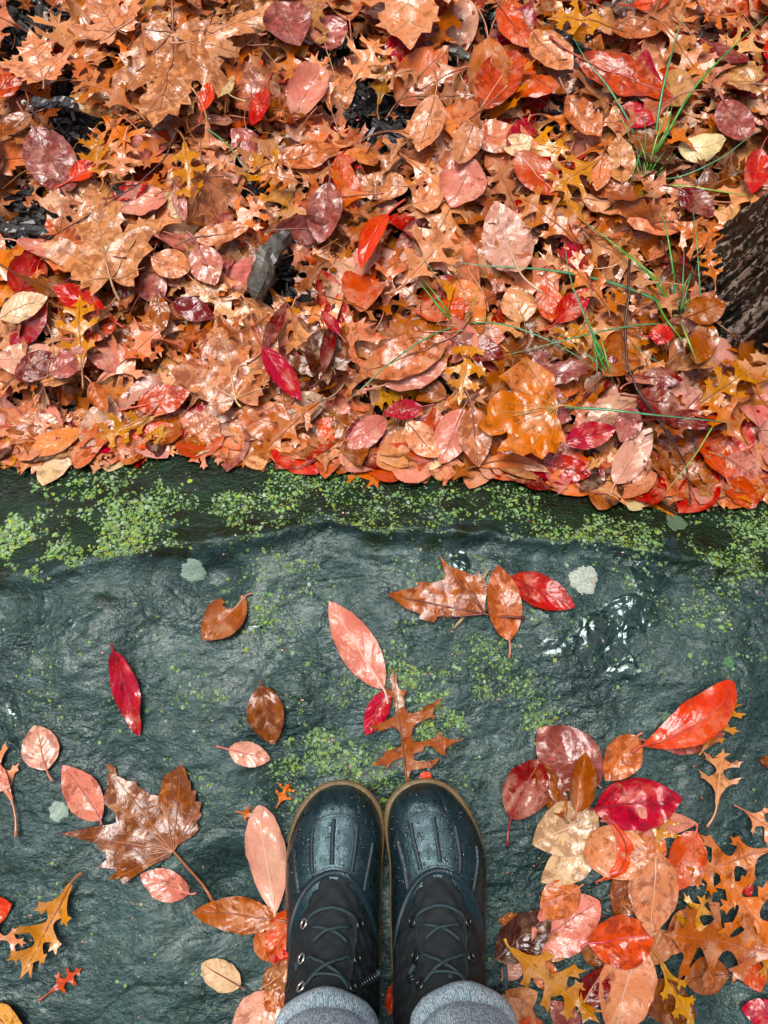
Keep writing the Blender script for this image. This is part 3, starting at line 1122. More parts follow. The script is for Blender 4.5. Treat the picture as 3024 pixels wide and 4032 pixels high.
O = 'oval_leaf'
S = [  # base, tip, width, tone, label, options
    ((530, 1290), (440, 1383), 92, 'rust', 'orange brown oval leaf with a notch bitten out, alone on the stone', dict(bite=[(.2, .18, .22), (.33, .08, .16)], p=dict(fold=.25, ky=3), stalk=.12, pale=(.5, .18, .1))),
    ((252, 1405), (303, 1590), 62, 'crimson', 'narrow wet crimson leaf folded lengthwise, alone on the stone', dict(p=dict(fold=.45, kx=-14), stalk=.08, mott=.3)),
    ((565, 1480), (592, 1608), 84, 'brown', 'glossy brown oval leaf with raised edges above a pale pink leaf', dict(p=dict(fold=.22, kx=8, wave=.004), stalk=.08)),
    ((495, 1618), (585, 1640), 55, 'pale pink', 'pale pink oval leaf touching the glossy brown one', dict(dz=.002, p=dict(fold=.15), stalk=.3, mott=.3, pale=(.55, .15, .12))),
    ((105, 1662), (78, 1566), 80, 'pale pink', 'pale pink oval leaf lying highest at the stone\'s left side', dict(p=dict(fold=.1, ky=2), stalk=.28, mott=.55, pale=(.5, .16, .08))),
    ((222, 1770), (141, 1652), 74, 'pink', 'pink oval leaf with its stalk tucked beneath the large sycamore leaf', dict(p=dict(fold=.12, nz=.003), stalk=.06, mott=.5)),
    ((828, 1487), (712, 1300), 84, 'pink', 'smooth pink leaf with an orange margin, pointing at the litter', dict(p=dict(fold=.2, kx=-6), stalk=.14, mott=.05, pale=(.75, .42, .3), bend=.3)),
    ((838, 1490), (790, 1588), 52, 'crimson', 'small glossy crimson leaf hanging from the pink leaf\'s stalk', dict(dz=.001, p=dict(fold=.3, kx=-20), stalk=.05, mott=.1)),
    ((1098, 1385), (1074, 1222), 78, 'salmon', 'rosy brown spotted leaf upright between the torn leaf and red leaf', dict(dz=.001, p=dict(fold=.22), stalk=.22, mott=.7, pale=(.5, .16, .1))),
    ((1103, 1247), (1240, 1312), 76, 'red', 'glossy red oval leaf beside the round white lichen', dict(p=dict(fold=.08, kx=12, nz=.004), stalk=.05, mott=.5)),
    ((1408, 1600), (1560, 1585), 70, 'mauve', 'mauve brown leaf mostly hidden under the vivid red leaf', dict(p=dict(kx=-5), stalk=.2, mott=.9)),
    ((1382, 1612), (1586, 1474), 92, 'scarlet', 'large vivid red leaf raised on one side, glossy', dict(dz=.014, p=dict(fold=-.12, kx=-5, ky=-3, sx=.012), stalk=.1, mott=.12, pq=(.95, .62))),
    ((1290, 1695), (1158, 1572), 138, 'mauve', 'broad mottled mauve and brown leaf, topmost of the stone\'s cluster', dict(p=dict(fold=.1, kx=4, nz=.006), stalk=.05, mott=.95)),
    ((1215, 1765), (1160, 1640), 62, 'rust', 'rusty spotted leaf wedged between dark red and red brown leaves', dict(dz=.002, p=dict(fold=.3), stalk=.1, mott=.8)),
    ((1100, 1765), (1165, 1642), 98, 'dark red', 'deep red glossy leaf with its stalk pointing at the boots', dict(dz=.003, p=dict(kx=9, nz=.006, fold=.1), stalk=.36, mott=.25, pale=(.3, .02, .02), pq=(.7, .7))),
    ((1372, 1588), (1305, 1685), 82, 'salmon', 'spotted tan pink leaf with its stalk pointing at the vivid red leaf', dict(dz=.004, p=dict(fold=.25), stalk=.1, mott=.7)),
    ((1300, 1770), (1500, 1776), 62, 'pink', 'pink leaf under the crimson one with a bright red stalk', dict(dz=.002, p=dict(), stalk=.05, mott=.2)),
    ((1280, 1745), (1466, 1722), 108, 'crimson', 'broad crimson leaf with a purple half, in the middle of the cluster', dict(dz=.006, p=dict(fold=.15, kx=5, nz=.007), stalk=.05, mott=.55)),
    ((1243, 1752), (1262, 1624), 76, 'rust', 'red brown leaf folded like a trough over the cluster', dict(dz=.010, p=dict(fold=.9, nz=.004), stalk=.15, mott=.1)),
    ((1290, 1758), (1148, 1822), 108, 'cream', 'cream leaf with brown blotches below the deep red leaf', dict(dz=.003, p=dict(fold=.12, nz=.004), stalk=.05, mott=.75)),
    ((1290, 1810), (1168, 1904), 80, 'cream', 'cream veined leaf half under the scarlet crescent', dict(dz=.001, p=dict(fold=.15), stalk=.04, mott=.55)),
    ((1330, 1780), (1320, 1895), 150, 'peach', 'coral and tan leaf cupping water inside the scarlet crescent', dict(dz=.006, p=dict(kx=9, nz=.006), stalk=.02, mott=.5, pq=(.5, .5))),
    ((1305, 1762), (1282, 1905), 40, 'scarlet', 'scarlet crescent shaped leaf edge curling round a tan leaf', dict(dz=.011, p=dict(sx=-.030, kx=-12), stalk=.03, mott=.05)),
    ((1500, 1792), (1450, 1925), 88, 'coral', 'coral leaf with a thin tip beside the spotted peach leaf', dict(dz=.004, p=dict(fold=.3), stalk=.1, mott=.3)),
    ((1380, 1850), (1330, 1985), 84, 'rust', 'brown spotted leaf between the scarlet crescent and peach leaf', dict(dz=.001, p=dict(fold=.2), stalk=.1, mott=.8)),
    ((1412, 1838), (1402, 2020), 116, 'peach', 'large spotted peach oval leaf with its pale midrib upright', dict(dz=.008, p=dict(fold=.12, kx=-4), stalk=.03, mott=.5, pale=(.72, .4, .22), pq=(.6, .85))),
    ((1150, 2042), (1293, 1945), 118, 'pink', 'large bright pink leaf with a dark midrib beside the dark brown leaf', dict(dz=.002, p=dict(fold=.12, kx=4), stalk=.02, mott=.35, pale=(.3, .05, .04), pq=(.6, .7))),
    ((1250, 1915), (1165, 1975), 78, 'salmon', 'salmon leaf on top of the bright pink one', dict(dz=.006, p=dict(kx=-8), stalk=.1, mott=.5)),
    ((1070, 2070), (1190, 1962), 90, 'dark brown', 'dark brown water covered leaf beside the boot', dict(dz=.004, p=dict(fold=.2, kx=6), stalk=.02, mott=.8, pale=(.18, .05, .02))),
    ((1268, 2035), (1412, 2015), 112, 'coral', 'coral and brown leaf folded across, above the largest peach leaf', dict(dz=.008, p=dict(fold=.2, kx=8, nz=.008), stalk=.12, mott=.6, pale=(.55, .05, .08))),
    ((1375, 2030), (1322, 2240), 128, 'peach', 'largest peach leaf with a white midrib beneath the coral one', dict(dz=.003, p=dict(fold=.12, wave=.004), stalk=.02, mott=.25, pale=(.78, .5, .35))),
    ((1570, 2102), (1474, 2112), 76, 'rust', 'rust brown cupped leaf held under the big orange oak leaf', dict(dz=.002, p=dict(kx=-14), stalk=.05, mott=.35)),
    ((1370, 2060), (1460, 2020), 66, 'tan', 'faded tan lace like leaf behind the spotted peach leaf', dict(dz=.001, p=dict(kx=-3), stalk=.02, mott=.9)),
    ((595, 1975), (563, 1737), 98, 'pale pink', 'tall pale pink leaf leaning against the boot', dict(dz=.008, p=dict(fold=.1, kx=-5, ky=-2), stalk=.12, mott=.08, pale=(.78, .5, .36), pq=(.9, .7))),
    ((610, 1985), (418, 1968), 66, 'rust', 'orange brown leaf holding a puddle, pointing at the sycamore stalk', dict(dz=.006, p=dict(kx=16, roll=-70, rs=.45), stalk=.05, mott=.35)),
    ((640, 1960), (585, 2075), 88, 'coral', 'coral leaf tucked beside the boot below the pale pink one', dict(dz=.003, p=dict(fold=.25, nz=.005), stalk=.05, mott=.4)),
    ((600, 2050), (640, 2120), 60, 'red', 'red orange leaf pressed against the boot sole', dict(dz=.004, p=dict(fold=.2), stalk=.1, mott=.3)),
    ((570, 2130), (640, 2070), 60, 'tan', 'crumpled tan and lilac leaf beside the boot', dict(dz=.003, p=dict(nz=.008, fold=.2), stalk=.1, mott=.85)),
    ((560, 2005), (578, 2075), 42, 'salmon', 'small salmon leaf with a curled tip beneath the puddle leaf', dict(dz=.002, p=dict(fold=.4), stalk=.2, mott=.2)),
    ((520, 2128), (438, 2078), 62, 'cream', 'cream leaf with a brown midrib, alone low on the stone', dict(p=dict(fold=.08, kx=-5), stalk=.12, mott=.25, pale=(.22, .08, .04), pq=(.6, .65))),
    ((610, 2148), (505, 2240), 106, 'pale pink', 'large pale pink leaf at the bottom edge beside the knit cuff', dict(dz=.002, p=dict(fold=.12), stalk=.05, mott=.5, pale=(.7, .42, .3))),
    ((410, 1928), (305, 1888), 62, 'pink', 'pink leaf sticking out from under the large sycamore leaf', dict(dz=-.001, p=dict(kx=-4), stalk=.12, mott=.45)),
    ((-60, 1650), (26, 1700), 64, 'pink', 'mauve pink leaf cut by the picture\'s left edge', dict(dz=.003, p=dict(fold=.2), stalk=.1, mott=.6)),
    ((-70, 1990), (30, 1950), 70, 'scarlet', 'orange red leaf point at the left edge above a peach oak leaf', dict(p=dict(fold=.1, kx=6), stalk=.1, mott=.2)),
    ((-20, 2165), (60, 2260), 84, 'yellow', 'yellow and tan leaf in the bottom left corner', dict(dz=.001, p=dict(fold=.3), stalk=.6, mott=.4)),
    ((1720, 2210), (1595, 2172), 74, 'crimson', 'crimson leaf point in the bottom right corner', dict(p=dict(kx=5), stalk=.05, mott=.3)),
    ((1680, 1650), (1636, 1640), 30, 'brown', 'small brown leaf tip at the right edge above the oak leaves', dict(p=dict(fold=.3), stalk=.4)),
    ((1600, 1895), (1618, 1935), 32, 'red', 'small red leaf between the arms of an orange oak leaf', dict(p=dict(fold=.3), stalk=.05, dz=.002)),
    ((1255, 2170), (1308, 2085), 70, 'dark red', 'dark red leaf with a lilac half beside the ochre oak leaf', dict(p=dict(fold=.4), dz=.003, stalk=.3, mott=.5, pale=(.6, .35, .2))),
    ((1075, 2180), (1160, 2140), 64, 'tan', 'tan leaf next to the knit cuff under the ochre oak leaf', dict(p=dict(fold=.2), dz=.001, stalk=.1)),
    ((1200, 2130), (1150, 2075), 60, 'salmon', 'salmon leaf below the bright pink one and above the oak leaf', dict(p=dict(kx=-10), dz=.001, stalk=.1, mott=.4)),
    ((1110, 2215), (1190, 2235), 66, 'coral', 'coral leaf at the bottom edge beside the cuff', dict(p=dict(fold=.3), dz=.002, stalk=.1)),
    ((1250, 2225), (1185, 2160), 62, 'mauve', 'mauve spotted leaf low beside the ochre oak leaf', dict(p=dict(fold=.2), dz=.001, stalk=.1)),
    ((1380, 2130), (1500, 2190), 90, 'brown', 'flat dark brown leaf under the yellow oak leaf', dict(p=dict(), dz=-.0005, stalk=.05, mott=.9)),
    ((846, 2125), (842, 2190), 26, 'scarlet', 'red leaf sliver seen in the gap between the boots', dict(p=dict(fold=.3), stalk=.05)),
    ((1510, 1905), (1470, 1860), 60, 'pink', 'pink leaf with a thin pointed tip near the oak leaves', dict(p=dict(fold=.3), dz=.002, stalk=.15, mott=.2)),
    ((1225, 2010), (1180, 2075), 58, 'tan', 'tan leaf peeping from between the bright pink and the ochre oak leaf', dict(p=dict(fold=.2), dz=.0, stalk=.1, mott=.7)),
    ((1300, 2080), (1255, 2025), 54, 'brown', 'brown leaf edge under the coral and brown folded leaf', dict(p=dict(fold=.2), dz=.0, stalk=.1, mott=.6)),
    ((1420, 1790), (1380, 1860), 72, 'salmon', 'salmon leaf partly under the ochre oak leaf in the cluster', dict(p=dict(fold=.2), dz=.003, stalk=.1, mott=.5)),
    ((1230, 1730), (1215, 1800), 60, 'brown', 'brown leaf under the trough shaped red brown one', dict(p=dict(fold=.2), dz=.001, stalk=.1, mott=.7)),
    ((1490, 1960), (1450, 2060), 74, 'salmon', 'salmon leaf beneath the yellow brown oak leaf', dict(p=dict(fold=.2), dz=.001, stalk=.1, mott=.6)),
    ((1150, 2225), (1100, 2150), 60, 'peach', 'peach leaf nearest the cuff on the right', dict(p=dict(fold=.3), dz=.003, stalk=.1, mott=.5)),
    ((1600, 2060), (1640, 2140), 60, 'coral', 'coral leaf beneath the big brown orange oak leaf', dict(p=dict(fold=.2), dz=.001, stalk=.1, mott=.5)),
    ((1085, 2110), (1130, 2065), 46, 'pale pink', 'pale leaf by the boot under the ochre oak leaf\'s stalk', dict(p=dict(fold=.2), dz=.002, stalk=.1, mott=.4)),
    ((620, 2130), (575, 2180), 60, 'salmon', 'salmon leaf above the large pale pink one by the cuff', dict(p=dict(fold=.3), dz=.001, stalk=.1, mott=.6)),
    ((930, 1670), (905, 1690), 26, 'scarlet', 'small orange leaf corner peeping above the right boot toe', dict(p=dict(kx=5), dz=.004, stalk=.0)),
    ((1130, 1990), (1075, 1985), 34, 'brown', 'brown leaf between the boot and the dark brown leaf', dict(p=dict(kx=5), dz=.001, stalk=.1)),
]
for base, tip, w, tone, lab, op in S:
    hero(O, base, tip, w, tone, lab, 'stone', group=GR_STONE, **op)

K = 'oak_leaf'
SO = [
    ((1545, 1738), (1560, 1615), 108, 'tan', 'tan oak leaf standing free below the vivid red leaf', dict(dz=.002, stalk=.4, lobes=2, mott=.45, bend=.3)),
    ((1515, 1620), (1590, 1510), 84, 'ochre', 'tan oak leaf poking out from under the vivid red leaf', dict(dz=.003, stalk=.1, lobes=3, mott=.4)),
    ((160, 1905), (48, 2110), 118, 'ochre', 'ochre oak leaf with long pointed lobes, at the stone\'s left side', dict(dz=.003, stalk=.14, lobes=3, mott=.15, p=dict(fold=.3, ky=-3), pale=(.3, .1, .02))),
    ((108, 2143), (180, 2088), 52, 'coral', 'tiny red orange oak leaf near the left edge', dict(stalk=.3, lobes=2, mott=.15, p=dict(fold=.1))),
    ((30, 1730), (-20, 1600), 90, 'peach', 'peach oak leaf crossed by the mauve pink leaf at the left edge', dict(stalk=.5, lobes=2, mott=.3)),
    ((-40, 2010), (62, 2035), 52, 'peach', 'peach oak leaf reaching in below the orange red point', dict(stalk=.1, lobes=2, mott=.3)),
    ((515, 1752), (565, 1765), 40, 'orange', 'small orange oak leaf tip behind the tall pale pink leaf', dict(stalk=.1, lobes=2, mott=.2)),
    ((1655, 1830), (1480, 1895), 150, 'orange', 'orange oak leaf with thick arms, uppermost at the right edge', dict(dz=.004, stalk=.2, lobes=3, mott=.35, p=dict(fold=.2))),
    ((1700, 2070), (1545, 1880), 170, 'orange', 'orange oak leaf with upright pointed lobes at the right edge', dict(dz=.009, stalk=.1, lobes=3, mott=.35, p=dict(fold=.15))),
    ((1690, 2060), (1425, 2010), 215, 'rust', 'big brown orange oak leaf lying across above the cupped rust leaf', dict(dz=.013, stalk=.1, lobes=3, mott=.3, p=dict(fold=.1))),
    ((1475, 2040), (1520, 1930), 96, 'yellow', 'yellow brown oak leaf pointing up between peach and orange leaves', dict(dz=.010, stalk=.1, lobes=2, mott=.35)),
    ((1098, 2040), (1290, 2200), 130, 'ochre', 'ochre oak leaf with a long midrib beside the knit cuff', dict(dz=.009, stalk=.1, lobes=3, mott=.25, p=dict(fold=.2), pale=(.6, .3, .03))),
    ((1425, 2075), (1500, 2225), 76, 'yellow', 'bright yellow oak leaf on a long stalk by the bottom edge', dict(dz=.003, stalk=.3, lobes=2, mott=.1)),
    ((1412, 1830), (1440, 1745), 84, 'ochre', 'ochre oak leaf over the pink one in the cluster', dict(dz=.010, stalk=.15, lobes=2, mott=.3)),
    ((1395, 1850), (1345, 1790), 60, 'ochre', 'ochre oak leaf lobe behind the spotted peach leaf', dict(dz=.005, stalk=.1, lobes=2, mott=.3)),
    ((1605, 1750), (1680, 1800), 80, 'peach', 'peach oak leaf over a small puddle at the right edge', dict(dz=.003, stalk=.3, lobes=2, mott=.2)),
    ((610, 2175), (570, 2135), 50, 'orange', 'orange oak leaf strip lying on the large pale pink leaf', dict(dz=.007, stalk=.3, lobes=2, mott=.1)),
    ((1680, 2000), (1640, 2110), 70, 'ochre', 'ochre oak leaf point hanging down at the right edge', dict(dz=.006, stalk=.1, lobes=2)),
    ((600, 1740), (625, 1690), 50, 'orange', 'orange oak leaf corner behind the left boot\'s toe', dict(dz=.001, stalk=.1, lobes=2)),
]
for base, tip, w, tone, lab, op in SO:
    hero(K, base, tip, w, tone, lab, 'stone', group=GR_STONE, **op)

# straws under the torn leaf
for (a, b, lab) in [((1052, 1230), (1036, 1262), 'short pale straw sticking out above the torn leaf'), ((1002, 1330), (978, 1358), 'short pale straw sticking out below the torn leaf')]:
    A, B_ = P(*a, lambda x, y: Zs(x, y) + .005), P(*b, lambda x, y: Zs(x, y) + .004)
    mb = MB()
    for o_ in (0, .0022):
        mb.tube([A + Vector((o_, 0, 0)), (A + B_) / 2 + Vector((o_, 0, .001)), B_ + Vector((o_ * .5, 0, 0))], .0009, 5)
    tag(mb.build('straw', M_STRAW), lab, 'straw')

# ------------------------------------------------------------------ leaf litter beyond the stone
TRUNK = P(1692, 628, -0.06)
TR_R = 0.098
GAPS = [(60, 40, 45), (95, 15, 40), (130, 230, 60), (30, 440, 45), (40, 500, 55), (820, 250, 50), (860, 275, 40), (770, 215, 30), (585, 600, 50), (730, 60, 30), (1010, 115, 30), (1235, 100, 30), (1060, 20, 35),
        (130, 880, 30), (770, 20, 22), (980, 800, 22), (885, 395, 26), (1520, 215, 20), (300, 270, 16), (620, 545, 26), (1190, 230, 16), (1600, 145, 16), (700, 130, 16), (540, 400, 16)]


def template(kind, n):
    out = []
    for i in range(n):
        L = 1.0
        if kind == 'oval_leaf':
            W = random.uniform(.46, .68)
            bt = [(random.choice((-.5, .5)) * random.uniform(.5, 1), random.uniform(.2, .95), random.uniform(.16, .36)) for _ in range(random.choice((1, 2)))] if i % 3 == 1 else None
            arr = oval_mesh2d(L, W, 18, 10, random.uniform(.62, .85), random.uniform(.65, 1.0), bt, .05)
        elif kind == 'oak_leaf':
            W = random.uniform(.62, .95)
            arr = outline_mesh(oak_outline(L, W, .16, random.choice((2, 3, 3, 3))), .09, L, W)
        else:
            W = random.uniform(1.0, 1.25)
            arr = outline_mesh(syc_outline(L, W, .1), .07, L, W)
        # the curl constants are per metre; here the leaf is one unit long
        r = random.uniform
        p = dict(fold=r(-.15, .35), kx=r(-1.3, 1.7), ky=r(-1.0, .9), wave=r(0, .13), wf=r(.8, 2.2), ph=r(0, 6.3), tw=r(-.5, .5), nz=.05)
        form = 'flat'
        if i % 4 == 3:
            p['roll'] = random.choice((-1, 1)) * r(4, 8)
            p['rs'] = r(.1, .5)
            form = 'curled'
        elif p['fold'] > .2 or abs(p['kx']) > .9:
            form = 'cupped'
        x, y, z = deform(arr[0], arr[1], L, W, p)
        out.append((x, y - .5, z - float(np.mean(z)), arr[2], arr[3], arr[4], p, W, form, float(np.mean(z))))
    return out


T_OV, T_OAK, T_SYC = template('oval_leaf', 28), template('oak_leaf', 22), template('sycamore_leaf', 6)
MESHES = {}
UNIT = .085        # the shared meshes are this long


def tmesh(kind, T, i):
    if (kind, i) not in MESHES:
        x, y, z, U, V, F, p, W, form, zm = T[i]
        mb = MB()
        mb.add((np.stack([x, y, z], -1) * UNIT).tolist(), F, uv=np.stack([U, V], -1).tolist())
        me = mb.mesh(kind)
        me.materials.append(M_LEAF if kind == 'oval_leaf' else M_LOBED)
        ribs = None
        if kind == 'sycamore_leaf':
            ribs = [(0, 0, sx * W * .42, fy, .01) for sx, fy in ((1, .5), (-1, .5), (.75, .0), (-.75, .0))]
        sm = stalk_mesh('stalk', 1.0, W, p, random.uniform(.15, .5), .0105 if kind != 'sycamore_leaf' else .013, ribs=ribs)
        co = np.zeros(len(sm.vertices) * 3)
        sm.vertices.foreach_get('co', co)
        co = co.reshape(-1, 3) - (0, .5, zm)
        sm.vertices.foreach_set('co', co.ravel() * UNIT)
        sm.update()
        sm.materials.append(M_STALK)
        MESHES[(kind, i)] = (me, sm, form)
    return MESHES[(kind, i)]


MIX_OV = ['peach'] * 15 + ['salmon'] * 16 + ['pink'] * 13 + ['tan'] * 12 + ['rust'] * 9 + ['coral'] * 6 + ['mauve'] * 7 + ['brown'] * 6 + ['pale pink'] * 16 + ['cream'] * 2 + ['red'] * 7 + ['dark red'] * 6 + ['crimson'] * 3 + ['dark brown'] * 4
MIX_OAK = ['ochre'] * 5 + ['orange'] * 16 + ['peach'] * 20 + ['tan'] * 16 + ['rust'] * 14 + ['brown'] * 6 + ['salmon'] * 12


def spot(g_=16, wide=False):
    while True:
        vx, vy = random.uniform(-110, 1770), random.uniform(-130, 1100)
        if wide:
            vx, vy = random.uniform(-650, 2300), random.uniform(-420, 1150)
            if -100 < vx < 1760 and vy > -120:
                continue
        q = P(vx, vy, LIT_Z)
        d = q.y - float(y_contact(np.array([q.x]))[0])
        if d < .012:
            continue
        if any((vx - a) ** 2 + (vy - b) ** 2 < (r + g_) ** 2 for a, b, r in GAPS):
            continue
        if (q.x - TRUNK.x) ** 2 + (q.y - TRUNK.y) ** 2 < (TR_R + .01) ** 2:
            continue
        return vx, vy, q, d


def litter_mass():
    mb = MB()
    Vs, Fs, Us, Cs = [], [], [], []
    n = 0
    for k in range(2850):
        vx, vy, q, d = spot(16, 1350 <= k < 2500)
        if k >= 2500:                              # a full edge along the stone
            q = Vector((random.uniform(-.62, .62), 0, LIT_Z))
            d = random.uniform(.010, .050)
            q.y = float(y_contact(np.array([q.x]))[0]) + d
        oak = random.random() < .5
        T = random.choice(T_OAK if oak else T_OV)
        if k >= 2500:
            oak = random.random() < .3
            T = random.choice(T_OAK if oak else T_OV)
        L = random.uniform(.07, .11) * (.8 if k >= 2500 else 1) if oak else random.uniform(.06, .10)
        tone = random.choice(MIX_OAK if oak else MIX_OV)
        tl = .35 if k >= 2500 else 1
        e = Euler((random.gauss(0, .3) * tl, random.gauss(0, .32) * tl, random.uniform(0, 6.28)))
        R = np.array(e.to_matrix())
        depth = random.random() ** .7
        z = float(LZ(np.array([q.x]), np.array([q.y]))[0]) - .008 - .038 * depth * min(1, .3 + d / .08) + (.008 if k >= 2500 else 0)
        pt = np.stack([T[0], T[1], T[2]], -1) * L @ R.T + (q.x, q.y, z)
        # nothing sinks into the ground or the stone
        fl = np.maximum(-.112, np.where(pt[:, 1] < y_contact(pt[:, 0]) + .04, Zs(pt[:, 0], pt[:, 1]) + .001, -.112))
        if k >= 2500:                              # these lie over the stone's shoulder and bend with it
            rel = (np.stack([T[0], T[1], T[2]], -1) * L @ R.T)[:, 2]
            under = np.maximum(Zs(pt[:, 0], pt[:, 1]), LIT_Z - .02)
            pt[:, 2] = under + .55 * (rel - rel.min()) + .002 + .008 * random.random()
        pt[:, 2] = np.maximum(pt[:, 2], fl + .0006 + .002 * (k % 7) / 7)
        c = color_of(tone, .25)
        Vs.append(pt)
        Fs.extend([tuple(i + n for i in f) for f in T[5]])
        Us.append(np.stack([T[3], T[4]], -1))
        Cs.append(np.tile(c, (len(pt), 1)))
        n += len(pt)
    mb.v = np.concatenate(Vs).tolist()
    mb.f = Fs
    mb.uv = np.concatenate(Us).tolist()
    mb.c = np.concatenate(Cs).tolist()
    mb.hasuv = mb.hasc = True
    tag(mb.build('leaf_litter', M_LITTER), 'deep mass of wet orange and brown leaves under the topmost ones', kind='stuff')


litter_mass()


def mulch():
    mb = MB()
    for k in range(2600):
        if k < 1500:
            a, b, r = random.choice(GAPS)
            th, rr = random.uniform(0, 6.28), r * 1.4 * math.sqrt(random.random())
            q = P(a + rr * math.cos(th), b + rr * math.sin(th), -.09)
        else:
            q = P(random.uniform(-100, 1760), random.uniform(-100, 950), -.1)
        l, w, h = random.uniform(.006, .028), random.uniform(.0015, .005), random.uniform(.001, .003)
        R = Euler((random.gauss(0, .3), random.gauss(0, .3), random.gauss(.9, .7))).to_matrix()
        vs = []
        for sx, sy, sz in ((-1, -1, -1), (1, -1, -1), (1, 1, -1), (-1, 1, -1), (-1, -1, 1), (1, -1, 1), (1, 1, 1), (-1, 1, 1)):
            p = Vector((sx * w * random.uniform(.5, 1), sy * l / 2 * random.uniform(.7, 1), sz * h * random.uniform(.6, 1)))
            vs.append(R @ p + q + Vector((0, 0, random.uniform(-.006, .008) * .1)))
        mb.add(vs, [(0, 3, 2, 1), (4, 5, 6, 7), (0, 1, 5, 4), (1, 2, 6, 5), (2, 3, 7, 6), (3, 0, 4, 7)])
    tag(mb.build('bark_mulch', M_CHIP, smooth=False), 'dark wet bark mulch showing in gaps between the leaves', kind='stuff')


mulch()

